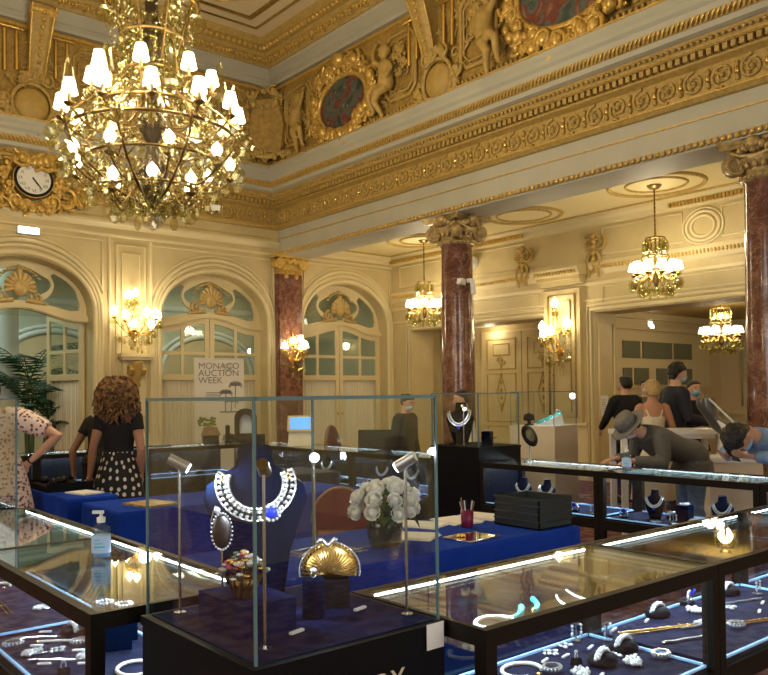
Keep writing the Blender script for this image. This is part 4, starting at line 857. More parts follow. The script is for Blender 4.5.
# ------------------------------------------------------------ showcases
CL,CD,CT,DK=1.32,.60,.90,.52     # length, depth, top, deck height
def showcase_proto(dots,label,loc,rz,back=True,front=True,group='glass topped showcases'):
    t=thing('jewellery_showcase',label,'showcase',loc,rz,group); L,Dp=CL-.004,CD
    m=MB(); b=.030; e=.045
    for y0,y1 in ((0,b),(Dp-b,Dp)): m.bx(0,L,y0,y1,CT-.050,CT); m.bx(0,L,y0,y1,DK-.09,DK-.012)
    for x0,x1 in ((0,b*.6),(L-b*.6,L)): m.bx(x0,x1,b,Dp-b,CT-.050,CT); m.bx(x0,x1,b,Dp-b,DK-.09,DK-.012)
    for x0 in (0,L-e): 
        for y0 in (0,Dp-e): m.bx(x0,x0+e,y0,y0+e,DK-.012,CT-.050)
    m.build('frame','bronze_frame',t)
    for x0 in (0,L-e):
        for y0 in (0,Dp-e): MB().bx(x0,x0+e,y0,y0+e,0,DK-.09).build('leg','bronze_frame',t)
    MB().bx(b,L-b,b,Dp-b,DK-.03,DK).build('deck','deck_velvet',t)
    MB().bx(b*.6,L-b*.6,b,Dp-b,CT-.009,CT-.001).build('glass_top','glass',t)
    g=.012
    MB().bx(e,L-e,g,g+.006,DK-.012,CT-.050).build('glass_panel','glass',t); MB().bx(e,L-e,Dp-g-.006,Dp-g,DK-.012,CT-.050).build('glass_panel','glass',t)
    m=MB(); d=.035
    for x0,x1,y0,y1 in ((e,L-e,e-.014,e-.004),(e,L-e,Dp-e+.004,Dp-e+.014)): m.bx(x0,x1,y0,y1,DK,DK+.009)
    m.bx(L-e+.004,L-e+.014,e,Dp-e,DK,DK+.009)
    m.build('edge_light','led_soft',t)
    def strip(y,nm,s):
        h=MB(); h.bx(.05,L-.05,y-.006,y+.006,CT-.020,CT-.0095); h=h.build('led_strip','dark_steel',t); q=MB()
        if dots:
            n=84
            for i in range(n): x=.06+(L-.12)*(i+.5)/n; q.bx(x-.0035,x+.0035,y-.009 if s>0 else y+.006,y-.006 if s>0 else y+.009,CT-.019,CT-.011)
        else: q.bx(.06,L-.06,y-.009 if s>0 else y+.006,y-.006 if s>0 else y+.009,CT-.020,CT-.010)
        q.build('diodes','led' if dots else 'led_far',h)
    if back: strip(Dp-b-.007,'back',1)
    if front: strip(b+.007,'front',-1)
    return t
SQ=-PI/2
near=showcase_proto(True,'glass topped showcase at the right front, its corner nearest the black display plinth',(1.58,1.53,0),0,True,False,'near showcases')
dup(near,(2.90,1.53,0),0,'glass topped showcase second along the right front row, cut by the frame edge'); dup(near,(4.22,1.53,0),0,'far end showcase of the right front row, only a corner of its top visible')
dup(near,(.88,3.75,0),SQ,'glass topped showcase at the left front with the sanitizer bottle on it'); dup(near,(.88,5.07,0),SQ,'glass topped showcase before the woman in the floral dress')
far=showcase_proto(False,'low glass showcase behind the black storage box, left of the small sanitizer bottle',(5.57,5.27,0),SQ,True,True,'showcases along the far side')
dup(far,(5.57,3.95,0),SQ,'low glass showcase under the bending man in the grey hat')
dup(far,(5.57,2.63,0),SQ,'low glass showcase at the right edge, under the man in the denim shirt')
far=showcase_proto(False,'far showcase beside the black plinth, behind the white roses',(5.57,7.26,0),SQ,True,True,'showcases along the far side'); MB().bx(.05,CL-.05,CD-.028,CD-.022,DK+.001,CT-.052).build('back_panel','black_matte',far); MB().bx(.06,CL-.06,.06,CD-.06,.01,DK-.092).build('skirt','navy_velvet',far)
for y,l in ((8.58,'far showcase beside the blue screen kiosk'),(9.90,'far corner showcase behind the big sapphire necklace')): dup(far,(5.57,y,0),SQ,l)
for x,l in ((4.20,'back showcase under the banner, right of the curly haired woman'),(2.88,'back showcase behind the two women in black tops'),(1.56,'back showcase behind the woman in the floral dress')): dup(far,(x,9.63,0),0,l)
near.location.x=1.633; near.scale=(.960,1,1)
# the strips' light
for x,y,rz,e_ in ((1.58,1.53,0,5),(2.90,1.53,0,5),(4.22,1.53,0,4),(.88,3.75,SQ,5),(.88,5.07,SQ,4),(5.57,5.27,SQ,4),(5.57,3.95,SQ,4),(5.57,2.63,SQ,4),(5.57,7.26,SQ,4),(5.57,8.58,SQ,4),(5.57,9.9,SQ,4),(4.2,9.63,0,4),(2.88,9.63,0,4),(1.56,9.63,0,4)):
    M=Matrix.Translation((x,y,0))@Matrix.Rotation(rz,4,'Z'); l=light('case_light','AREA',M@Vector((CL/2,CD-.06,CT-.024)),e_*2.1,(.66,.84,1.),1.2,shape='RECTANGLE',size_y=.012); l.rotation_euler=(-.45,0,rz)
# ------------------------------------------------------------ jewellery
JW={}; JS=1.12
def jewel(kind,loc,rz,label,group=None,z=0):
    """small pieces: built once, then copied"""
    if kind not in JW:
        t=BUILD[kind](label,loc); JW[kind]=t; t.rotation_euler=(0,0,rz); t.scale=(JS,)*3
        if group: t['group']=group
        return t
    return dup(JW[kind],loc,rz,label,group)
def beads(m,P,r,n=6): 
    for p in P: m.sph(p,r,n,4)
def ring_pts(r,n,a0=0,a1=2*PI,sy=1.,z=0.): return [(r*cos(a0+(a1-a0)*i/n),sy*r*sin(a0+(a1-a0)*i/n),z) for i in range(n+(0 if a1-a0>6.2 else 1))]
def j_neck(l,p):
    t=thing('pearl_necklace',l,'necklace',p); m=MB(); beads(m,ring_pts(.075,34,-.9,PI+.9,.8,.008),.0075); m.build('beads','pearl',t); m=MB(); m.sph((0,-.062,.008),(.012,.009,.006),8,5); m.build('clasp','gold',t); return t
def j_brace(l,p):
    t=thing('diamond_bracelet',l,'bracelet',p); m=MB()
    for i in range(16): a=2*PI*i/16; m.box((.032*cos(a),.026*sin(a),.010),(.011,.009,.014),rz=a)
    m.build('links','silver',t); m=MB()
    for i in range(16): a=2*PI*i/16; m.sph((.036*cos(a),.030*sin(a),.012),.005,6,4)
    m.build('stones','diamond',t); return t
def j_cushion(l,p):
    t=thing('bracelet_on_cushion',l,'bracelet',p); m=MB(); m.lathe([(0,0),(.045,.0),(.05,.012),(.042,.03),(0,.038)],18,sx=1.2); m.build('cushion','black_matte',t); m=MB()
    for i in range(15): a=PI*(.08+.84*i/14); m.sph((.047*cos(a)*1.05,0.004*(-1)**i,.018+.03*sin(a)),.0085,7,5)
    m.build('stones','diamond',t); return t
def j_ear(l,p):
    t=thing('earrings_on_stand',l,'earrings',p); m=MB(); m.cyl((0,0,0),(0,0,.004),.022,n=14); m.cyl((0,0,0),(0,0,.06),.003,n=6); m.box((0,0,.06),(.05,.005,.006)); m.build('stand','steel',t)
    for q in (-1,1): m=MB(); m.sph((q*.021,-.004,.055),.006,7,5); m.sph((q*.021,-.004,.042),.0045,6,4); m.sph((q*.021,-.004,.026),(.006,.005,.011),7,6); m.build('earring','diamond',t)
    return t
def j_flat(l,p):
    t=thing('pair_of_earrings',l,'earrings',p)
    for q in (-1,1):
        m=MB(); m.tube([(q*.016-.008,.02,.004),(q*.016,.03,.006),(q*.016+.008,.02,.004)],.003,5); m.sph((q*.016,.008,.006),(.007,.010,.005),7,5); m.sph((q*.018,-.012,.006),(.009,.012,.006),7,5); m.build('earring','diamond',t)
    return t
def j_ring(l,p):
    t=thing('ring_on_block',l,'ring',p); m=MB(); m.box((0,0,.012),(.034,.030,.024),top=.8); m.build('block','black_matte',t); m=MB(); m.tube([(.010*cos(a),0,.030+.010*sin(a)) for a in [2*PI*i/16 for i in range(16)]],.0022,5,True); m.sph((0,0,.043),(.008,.007,.006),8,5); m.build('ring','diamond',t); return t
def j_strip(l,p): return tag(MB().box((0,0,.004),(.045,.010,.006)).build('price_tag','white_gloss',None,p),l,'price tag')
def j_brooch(l,p):
    t=thing('diamond_brooch',l,'brooch',p); m=MB(); q=random.Random(4)
    for i in range(22): a=i*2.4; r=.0065*math.sqrt(i); m.sph((r*cos(a)*1.4,r*sin(a),.009+.004*q.random()),.0075,6,4)
    m.build('stones','diamond',t); m=MB(); m.tube([(-.03,0,.004),(.0,-.02,.004),(.04,-.03,.004)],.003,5); m.build('stem','silver',t); return t
def j_chain(l,p):
    t=thing('straight_chain_bracelet',l,'bracelet',p); m=MB()
    for i in range(24): m.box((-.11+.0096*i,.003*sin(i*.7),.005),(.008,.009,.007),rz=.4*(i%2))
    m.build('links','silver',t); m=MB(); m.box((.125,0,.005),(.014,.008,.006)); m.build('clasp','gold',t); return t
def j_bar(l,p):
    t=thing('gold_bar_necklace',l,'necklace',p); m=MB(); m.tube([(-.18,.012,.006),(0,.008,.006),(.17,.0,.006)],.0045,6); m.tube([(-.18,-.008,.005),(0,-.01,.005),(.17,-.004,.005)],.003,6); m.build('chain','gold',t); m=MB(); q=random.Random(2)
    for i in range(18): m.sph((.17+.012*(i//3),(-1+i%3)*.008*(i//3)*.5,.010),.007,6,4)
    m.build('fan_pendant','diamond',t); return t
def j_turq(l,p):
    t=thing('turquoise_bracelet',l,'bracelet',p); m=MB()
    for i in range(15): u=i/14; m.sph((-.07+.14*u,.03*(1-u)**3,.01),(.0085,.011,.009),7,5)
    m.build('stones','turquoise',t); m=MB(); m.sph((-.078,.036,.01),.009,7,5); m.build('clasp','gold',t); return t
def j_stick(l,p):
    t=thing('straight_pearl_bracelet',l,'bracelet',p); m=MB(); m.tube([(-.085+.017*i,.012*sin(i*.3),.006) for i in range(11)],.005,6); m.build('strand','pearl',t); m=MB(); m.sph((-.09,0,.006),.006,6,4); m.build('clasp','gold',t); return t
def j_box(l,p):
    t=thing('navy_riser',l,'display block',p); MB().box((0,0,.06),(.09,.09,.12)).build('block','navy_velvet',t); m=MB(); beads(m,ring_pts(.03,14,0,2*PI,1.,.128),.007); m.build('bracelet','diamond',t); return t
def j_watch(l,p):
    t=thing('watch_on_holder',l,'watch',p); m=MB(); m.tube([(.028*cos(a),.0,.03+.028*sin(a)) for a in [-PI*.35+1.7*PI*i/18 for i in range(19)]],.007,6); m.build('strap','silver',t); m=MB(); m.cyl((0,-.02,.055),(0,-.012,.060),.016,n=14); m.build('dial','sapphire',t); m=MB(); m.box((0,.01,.008),(.05,.05,.016)); m.build('holder','black_matte',t); return t
BUILD=dict(neck=j_neck,brace=j_brace,cush=j_cushion,ear=j_ear,flat=j_flat,ring=j_ring,strip=j_strip,brooch=j_brooch,chain=j_chain,bar=j_bar,turq=j_turq,stick=j_stick,box=j_box,watch=j_watch)
D_=DK+.001
# riser along the back of the right front showcase
t=thing('acrylic_shelf','clear acrylic shelf along the back of the right front showcase','shelf',(2.36,1.955,DK+.001)); MB().bx(-.46,.46,-.12,.12,.192,.198).build('top','glass',t)
for x_ in (-.455,.455): MB().bx(x_-.003,x_+.003,-.12,.12,0,.192).build('side','glass',t)
RZ=.721
for a in (('turq',(2.33,2.0,RZ),.75,'curved turquoise bead bracelet on the clear shelf, the left one of two'),('turq',(2.46,2.03,RZ),.95,'short turquoise bead bracelet on the clear shelf, right of the curved one'),
 ('stick',(2.58,2.0,RZ),.95,'straight cream strand on the clear shelf, just right of the turquoise bracelets'),('stick',(2.70,2.02,RZ),1.15,'straight cream strand at the right end of the velvet step'),('neck',(2.16,1.98,RZ),.4,'pearl necklace on the clear shelf beside the turquoise bracelet'),('brooch',(2.62,1.90,RZ),.3,'diamond brooch on the clear shelf between the cream strands'),
 ('neck',(2.30,1.98,D_),.2,'pearl necklace on the deck at the left of the right front showcase, under the shelf'),('flat',(2.55,2.04,D_),.7,'flat diamond earrings under the clear shelf in the right front showcase'),('flat',(2.66,2.06,D_),.1,'diamond earrings under the right end of the clear shelf'),('ear',(2.76,2.08,D_),-.2,'drop earrings on a stand in the back right corner of the right front showcase'),
 ('ring',(2.52,1.90,D_),.2,'ring on black block in the middle of the right front showcase'),('cush',(2.60,1.84,D_),.25,'diamond bracelet on black cushion in the middle of the right front showcase'),('flat',(2.70,1.86,D_),-.4,'diamond earrings with round stones right of the middle cushion bracelet'),('cush',(2.80,1.88,D_),.1,'diamond bracelet on black cushion near the right front corner post'),('brooch',(2.44,1.82,D_),.6,'diamond brooch left of the middle cushion bracelet in the right front showcase'),('brace',(2.40,1.92,D_),.3,'diamond bracelet beside the pearl necklace of the right front showcase'),('brooch',(2.68,1.76,D_),.6,'diamond brooch nearest the front glass of the right front showcase'),('brace',(2.84,1.74,D_),.3,'diamond bracelet standing at the right front corner post'),
 ('ear',(2.86,2.0,D_),.1,'tall pair of earrings on a stand beside the long gold bar necklace'),('bar',(3.14,1.93,D_),-.35,'long gold bar necklace with a diamond fan pendant in the second right showcase'),('chain',(3.10,1.78,D_),-.3,'straight silver chain bracelet before the long gold bar necklace'),
 ('cush',(3.34,2.06,D_),.1,'pale bracelet on cushion at the back of the second right showcase'),('brooch',(3.52,1.98,D_),1.,'large diamond brooch in the middle of the second right showcase'),('watch',(3.62,2.06,D_),.3,'watch with blue dial on holder in the second right showcase'),('chain',(3.34,1.84,D_),-.25,'silver chain bracelet in the second right showcase, before the large brooch'),('brace',(3.44,1.74,D_),.2,'diamond bracelet near the front glass of the second right showcase'),
 ('flat',(3.70,1.9,D_),.2,'diamond earrings right of the large brooch in the second right showcase'),('chain',(3.84,1.92,D_),-.3,'wide silver bracelet laid straight at the right of the second right showcase'),('cush',(3.96,2.04,D_),.1,'diamond bracelet on dark cushion at the back right of the second right showcase'),('bar',(3.60,1.70,D_),-.35,'gold bar necklace with diamond fan close to the front of the second right showcase'),('ear',(4.06,1.94,D_),.1,'earrings on a stand at the right end of the second right showcase'),('neck',(4.5,1.9,D_),.1,'pearl necklace in the far end showcase of the right front row'),
 ('chain',(1.06,3.26,D_),-.7,'silver chain bracelet in the left front showcase, left of the corner post'),('brooch',(1.00,3.42,D_),.4,'diamond brooch near the left glass of the left front showcase'),('flat',(1.10,3.40,D_),1.2,'flat diamond earrings in the middle of the left front showcase'),('chain',(1.10,3.62,D_),-.6,'silver chain bracelet at the far end of the left front showcase'),('cush',(1.22,3.58,D_),1.5,'diamond bracelet on cushion at the far end of the left front showcase'),('ring',(1.02,3.10,D_),.3,'ring on black block near the left glass of the left front showcase'),('stick',(1.14,3.50,D_),-.7,'straight pearl strand in the left front showcase'),('brace',(1.20,3.44,D_),.2,'diamond bracelet in the middle of the left front showcase'),('brooch',(1.16,3.24,D_),.2,'diamond brooch behind the corner post of the left front showcase'),('brace',(.98,3.6,D_),.2,'diamond bracelet at the far left of the left front showcase'),
 ('box',(1.30,3.28,D_),-.3,'navy riser with bracelet right of the corner post in the left front showcase'),('box',(1.37,3.39,D_),-.3,'navy riser with bracelet next to the black plinth in the left front showcase'),('box',(1.32,3.48,D_),-.3,'navy riser with bracelet at the back of the left front showcase'),('neck',(1.24,2.96,D_),1.2,'pearl necklace before the navy risers of the left front showcase'),
 ('bar',(1.12,4.3,D_),1.5,'gold bar necklace in the second left showcase'),('brooch',(1.25,4.12,D_),.4,'diamond brooch at the near end of the second left showcase'),('cush',(1.02,4.55,D_),1.5,'diamond bracelet on cushion in the middle of the second left showcase'),('neck',(1.2,4.75,D_),.4,'pearl necklace at the far end of the second left showcase')):
    jewel(a[0],a[1],a[2],a[3])
for i,(x,y,rz) in enumerate(((2.72,1.98,.3),(2.46,2.0,.3),(2.56,1.98,.2),(2.48,1.76,.35),(2.75,1.80,.35),(3.0,2.06,.3),(3.22,2.04,.3),(3.46,1.88,.3),(3.24,1.74,.3),(3.74,1.78,.35),(3.9,1.84,.3),(1.05,3.52,-.6),(1.16,3.34,-.6),(1.0,3.26,-.6),(1.12,3.16,-.6),(1.14,3.70,-.6),(.99,3.0,-.6))): jewel('strip',(x,y,D_),rz,'small white price tag lying on the dark velvet deck of a near showcase','white price tags')

def bust(label,loc,rz,s,m='black_matte'):
    key='bust'+m
    if key in JW: return dup(JW[key],loc,rz,label,'display busts',s)
    t=thing('display_bust',label,'display bust',loc,rz,'display busts'); t.scale=(s,)*3; JW[key]=t
    b=MB(); b.loft([[(w*cos(a),o+d*sin(a),z) for a in [2*PI*i/20 for i in range(20)]] for z,w,d,o in ((0,.055,.05,0),(.02,.06,.055,0),(.10,.085,.06,-.01),(.18,.105,.055,-.01),(.215,.085,.045,.0),(.24,.045,.04,.01),(.28,.04,.036,.015),(.30,.038,.034,.015))]); b.build('form',m,t); b=MB(); b.box((0,0,-.004),(.15,.13,.008)); b.build('base',m,t); return t
def collar(label,loc,rz,s,m='diamond'):
    key='col'+m
    if key in JW: return dup(JW[key],loc,rz,label,'necklaces on busts',s)
    t=thing('diamond_necklace',label,'necklace',loc,rz,'necklaces on busts'); t.scale=(s,)*3; JW[key]=t
    b=MB()
    for i in range(25):
        u=-1+2*i/24; x=.075*sin(u*1.35); z=.245-.10*cos(u*1.45); y=-.045-.035*cos(u*1.4)
        b.sph((x,y,z),.0085,6,4); b.sph((x*1.18,y-.002,z-.016),.0075,6,4)
    b.build('stones',m,t); b=MB(); b.sph((0,-.088,.115),(.013,.01,.017),8,6); b.build('pendant','sapphire',t); return t
MF=5.80
for y,l,n in ((4.93,'black bust at the far end of the showcase behind the storage box','necklace on the black bust farthest left behind the storage box'),(4.66,'black bust second from the left in the showcase behind the storage box','necklace on the second black bust behind the storage box'),(3.58,'tall black bust in the showcase under the man in the grey hat','necklace on the tall black bust under the man in the grey hat'),(3.02,'black bust at the near end of the showcase under the man in the grey hat','necklace on the black bust beside the right front showcase lamp strip'),(6.95,'navy black bust in the far showcase left of the black plinth','necklace with blue stone in the far showcase left of the black plinth'),(6.45,'black bust in the far showcase beside the black plinth','necklace with blue stone beside the black plinth'),(8.0,'black bust in the showcase below the blue screen kiosk','necklace on the bust below the blue screen kiosk')):
    z=DK+.009; s=.78 if y<6 else .9; bust(l,(MF,y,z),-1.2,s); collar(n,(MF,y,z),-1.2,s)
for k,(kd,x,y,rz,l) in enumerate((('neck',5.72,4.80,-1.2,'pearl necklace lying between the two busts behind the storage box'),('ring',5.68,4.62,-1.2,'ring on black block before the second bust behind the storage box'),('brooch',5.68,4.40,-1.2,'diamond brooch before the cushion bracelet behind the storage box'),('brace',5.68,3.50,-1.2,'diamond bracelet before the tall black bust'),('brooch',5.66,3.30,-1.2,'diamond brooch in the showcase under the man in the hat'),('cush',5.95,3.50,-1.2,'bracelet on cushion behind the tall black bust'),('ear',5.72,5.14,-1.2,'earrings on a stand at the far end of the showcase behind the storage box'),('cush',5.75,4.44,-1.3,'bracelet on cushion right of the busts behind the storage box'),('watch',5.72,4.30,-1.3,'watch on holder right of the cushion bracelet behind the storage box'),('ear',5.74,4.12,-1.2,'earrings on a stand next to the post under the small sanitizer bottle'),
 ('watch',5.70,3.80,-1.2,'watch on holder next to the post under the grey hatted man'),('box',5.86,3.36,-1.5,'navy riser with bracelet right of the tall bust'),('ear',5.76,3.40,-1.2,'earrings on a stand right of the tall black bust'),('cush',5.74,3.20,-1.2,'bracelet on cushion in the showcase under the man in the hat'),('box',5.9,2.85,-1.4,'navy riser at the near end of the far side showcases'),
 ('brooch',5.75,6.7,-1.2,'diamond brooch between the two busts left of the black plinth'),('ear',5.78,7.25,-1.2,'earrings on a stand in the showcase before the masked woman in black'),('cush',5.75,7.6,-1.3,'bracelet on cushion in the far showcase behind the white roses'),('watch',5.75,8.4,-1.2,'watch on holder in the far showcase left of the bust'),('ear',5.8,9.0,-1.2,'earrings on a stand in the corner showcase'),('ear',4.6,9.8,0,'earrings on a stand in the back showcase under the banner'),('cush',5.0,9.8,0,'bracelet on cushion in the back showcase under the banner'),('watch',3.6,9.8,0,'watch on holder in the back showcase behind the women'),('box',2.4,9.85,0,'navy riser in the back showcase behind the floral dress'))): jewel(kd,(x,y,D_),rz,l)

# ------------------------------------------------------------ display plinths with glass covers
def vitrine(label,x,y,w,d,zb,zt,mat_,cat='display case',rim=.007,deck='plinth_top',rz=0.):
    t=thing('display_vitrine',label,cat,(x,y,0),rz); m=MB(); m.bx(0,w,0,d,.0,zb-.03); m.build('plinth',mat_,t)
    m=MB(); m.bx(-.004,w+.004,-.004,d+.004,zb-.03,zb-.004); m.build('rim',mat_,t); MB().bx(.02,w-.02,.02,d-.02,zb-.004,zb).build('deck',deck,t)
    g=.006; o=.012
    for n,(x0,x1,y0,y1) in enumerate(((o,w-o,o,o+g),(o,w-o,d-o-g,d-o),(o,o+g,o+g,d-o-g),(w-o-g,w-o,o+g,d-o-g))): MB().bx(x0,x1,y0,y1,zb-.004,zt-g).build('glass_panel','glass',t)
    MB().bx(o,w-o,o,d-o,zt-g,zt).build('glass_top','glass',t)
    m=MB()
    for xx in (o,w-o):
        for yy in (o,d-o): m.box((xx,yy,(zb+zt)/2),(rim,rim,zt-zb))
    for xx in (o,w-o): m.box((xx,d/2,zt-g/2),(rim,d-2*o,g+.003))
    for yy in (o,d-o): m.box((w/2,yy,zt-g/2),(w-2*o,rim,g+.003))
    m.build('glass_rim','glass_rim',t); return t
vitrine('large square glass case on a black plinth in the front',1.000,1.690,.628,.645,.90,1.545,'lacquer')
# lettering and a plain white sticker on the plinth front
tx=text_mesh('RY',.085,.0008,'RIGHT'); tx.materials.append(MATS['warm_white']); tag(obj('plinth_lettering',tx,None,(1.475,1.6890,.766),(PI/2,0,0)),'pale serif letters low on the front of the black plinth','lettering')
tag(MB().box((0,0,0),(.066,.002,.072)).build('white_sticker','white_paper',None,(1.588,1.6848,.862)),'square white sticker on the right corner of the black plinth front','sticker')
# the necklace bust
BY=-.52
t=thing('necklace_bust','large navy velvet bust wearing the diamond and sapphire collar in the front glass case','display bust',(1.303,2.183,.901),BY)
SEC=((0,.085,.06,.02),(.04,.088,.062,.02),(.16,.105,.060,.01),(.26,.135,.058,.0),(.33,.158,.055,-.005),(.375,.150,.05,.0),(.405,.105,.045,.015),(.43,.062,.042,.03),(.46,.052,.040,.035),(.49,.050,.038,.035),(.497,.03,.02,.035))
m=MB(); m.loft([[(w*cos(a),o+d*sin(a),z) for a in [2*PI*i/32 for i in range(32)]] for z,w,d,o in SEC]); m.build('form','navy_velvet',t)
m=MB(); m.tube([(w*cos(2.6+.0),o+d*sin(2.6)-.001,z) for z,w,d,o in SEC[2:6]],.0015,4); m.tube([(w*cos(.5),o+d*sin(.5)-.001,z) for z,w,d,o in SEC[2:6]],.0015,4); m.build('piping','acrylic_blue',t)
def on_bust(x,z,lift=.006):
    for (z0,w0,d0,o0),(z1,w1,d1,o1) in zip(SEC,SEC[1:]):
        if z0<=z<=z1: k=(z-z0)/(z1-z0); w=w0+(w1-w0)*k; d=d0+(d1-d0)*k; o=o0+(o1-o0)*k; break
    else: w,d,o=.05,.04,.035
    u=min(.999,abs(x)/w); return (x,o-d*math.sqrt(1-u*u)-lift,z)
t=thing('sapphire_necklace','wide diamond and sapphire collar with a big blue stone on the navy bust','necklace',(1.303,2.183,.901),BY)
m=MB(); g1=MB(); g2=MB(); gc=MB()
def col(u,k): # u -1..1 along, k 0 inner .. 1 outer
    a=u*1.95; r=.076+.036*k; return (r*1.08*sin(a),.405-r*1.02*cos(a)*(1.0 if abs(a)<1.57 else .75)-.02)
for k in (0,1): m.tube([on_bust(*col(-1+2*i/44,k)) for i in range(45)],.0042,6)
for i in range(23):
    u=-1+2*(i+.5)/23; a=col(u-.04,0); b=col(u+.04,1); c=col(u+.04,0); d=col(u-.04,1)
    m.tube([on_bust(*a),on_bust(*b)],.0028,5); m.tube([on_bust(*c),on_bust(*d)],.0028,5)
    (gc if abs(u)>.82 else g1).sph(on_bust(*col(u,.5),lift=.008),(.0055,.005,.0065),8,6)
    for k in (.08,.3,.7,.92): g2.sph(on_bust(*col(u+.043,k),lift=.007),.0058,7,5)
m.build('lattice','silver',t); g1.build('dark_stones','black',t)['label']='dark stones'; g2.build('diamonds','diamond',t); gc.build('gold_ends','gold',t)
m=MB(); p=on_bust(*col(.22,.6),lift=.012); m.sph(p,(.019,.010,.017),14,9); m.build('centre_stone','sapphire',t)
m=MB()
for i in range(14): a=2*PI*i/14; m.sph((p[0]+.028*cos(a),p[1]+.003,p[2]+.024*sin(a)),.0055,6,4)
m.build('halo','diamond',t)
# jewelled flower basket on a black block
tag(MB().bx(-.085,.085,-.125,.125,0,.088).build('display_block','plinth_top',None,(1.175,2.025,.901)),'low dark block under the jewelled flower basket','display block')
t=thing('flower_basket_brooch','jewelled gold basket overflowing with coloured stone flowers on the low dark block','brooch',(1.145,1.985,.990),-.6)
m=MB(); q=random.Random(5); m.lathe([(.022,0),(.03,.01),(.034,.03),(.045,.055),(.03,.058)],14)
for i in range(12): a=2*PI*i/12; m.tube([(.024*cos(a),.024*sin(a),.0),(.036*cos(a+.3),.036*sin(a+.3),.03),(.047*cos(a+.5),.047*sin(a+.5),.058)],.003,5)
for i in range(26): a=q.uniform(0,6.28); r=q.uniform(.02,.062); z=.062+.05*(1-(r/.065)**2)+q.uniform(-.012,.01); m.tube([(0,0,.05),(r*.7*cos(a),r*.7*sin(a),z*.9),(r*cos(a),r*sin(a),z)],.0018,4)
m.build('basket','gold_dark',t)
for nm,mm,n in (('white_flowers','diamond',34),('red_flowers','ruby',11),('green_leaves','emerald',20),('gold_leaves','gold',20)):
    m=MB()
    for i in range(n):
        a=q.uniform(0,6.28); r=q.uniform(.006,.066); z=.064+.052*(1-(r/.068)**2)+q.uniform(-.006,.012)
        for j in range(4): m.sph((r*cos(a)+.005*cos(j*1.6),r*sin(a)+.005*sin(j*1.6),z),.0048,5,4)
    m.build(nm,mm,t)
# gold shell bag behind a small navy cylinder
tag(MB().lathe([(0,0),(.033,0),(.033,.002),(.033,.108),(.030,.112),(0,.112)],24).build('display_block','navy_velvet',None,(1.365,1.965,.901)),'small navy cylinder in front of the gold shell evening bag','display block')
tag(MB().bx(-.06,.06,-.045,.045,0,.085).build('display_block','black_matte',None,(1.475,2.04,.901),-.55),'black block under the gold shell evening bag','display block')
t=thing('shell_evening_bag','gold ribbed shell shaped evening bag standing on a black block','bag',(1.475,2.035,.986),-.62); t.scale=(1.25,1.25,1.25)
def shell_ring(k):
    out=[]
    for i in range(49):
        a=-.25+(PI+.5)*i/48; rib=1+.02*cos(i*PI); r=.064*k*rib*(1+.06*sin(a)); out.append((r*1.08*cos(a),r*sin(a)))
    return out
m=MB(); R_=[]
for k,y in ((.02,-.030),(.5,-.027),(.85,-.016),(1.,0),(.85,.016),(.5,.027),(.02,.030)):
    R_.append([(x,y*(1+.06*(i%2)),z+.018) for i,(x,z) in enumerate(shell_ring(k))])
m.loft(R_); m.build('shell','gold',t)
m=MB()
for i in range(25): a=-.2+(PI+.4)*i/24; m.tube([(.01*cos(a),-.033,.018+.008*sin(a)),(.045*cos(a),-.029,.018+.04*sin(a)),(.068*cos(a),-.006,.018+.068*sin(a))],.0013,4)
m.build('ribs','gold_dark',t)
m=MB(); beads(m,[(.069*cos(a)*1.08,-.002,.018+.069*sin(a)) for a in [-.2+(PI+.4)*i/50 for i in range(51)]],.0026); m.tube([(-.03+.006*i,-.012,.088+.008*sin(i*1.1)) for i in range(9)],.006,6); m.build('clasp','silver',t)
t=thing('diamond_ring','ring with clustered diamonds on top of the small navy cylinder','ring',(1.365,1.965,1.0135)); m=MB(); m.tube([(.009*cos(a),0,.0095+.009*sin(a)) for a in [2*PI*i/14 for i in range(14)]],.0018,5,True); m.build('band','silver',t); m=MB()
for i in range(9): m.sph((.006*cos(i*2.4)*(i>0),.006*sin(i*2.4)*(i>0),.022+.003*(i==0)),.005,6,4)
m.build('stones','diamond',t)
# pendant earring on a tall silver stand
t=thing('pendant_on_stand','dark oval pendant with diamonds hanging on a tall silver stand beside the navy bust','pendant',(1.175,2.165,.901),-.5); t.scale=(.9,.9,.9); m=MB(); m.cyl((0,0,0),(0,0,.006),.035,n=18); m.cyl((0,0,0),(0,0,.21),.004,n=8); m.tube([(0,0,.20),(-.03,0,.25),(-.035,0,.31),(-.02,0,.36)],.0028,6); m.build('stand','steel',t)
m=MB(); m.sph((.0,-.01,.275),(.032,.010,.058),14,9); m.build('oval_stone','dark_steel',t); m=MB(); beads(m,[(.034*cos(a),-.012,.275+.060*sin(a)) for a in [2*PI*i/26 for i in range(26)]],.0042); m.sph((-.015,-.01,.345),.012,8,6); m.build('diamonds','diamond',t)
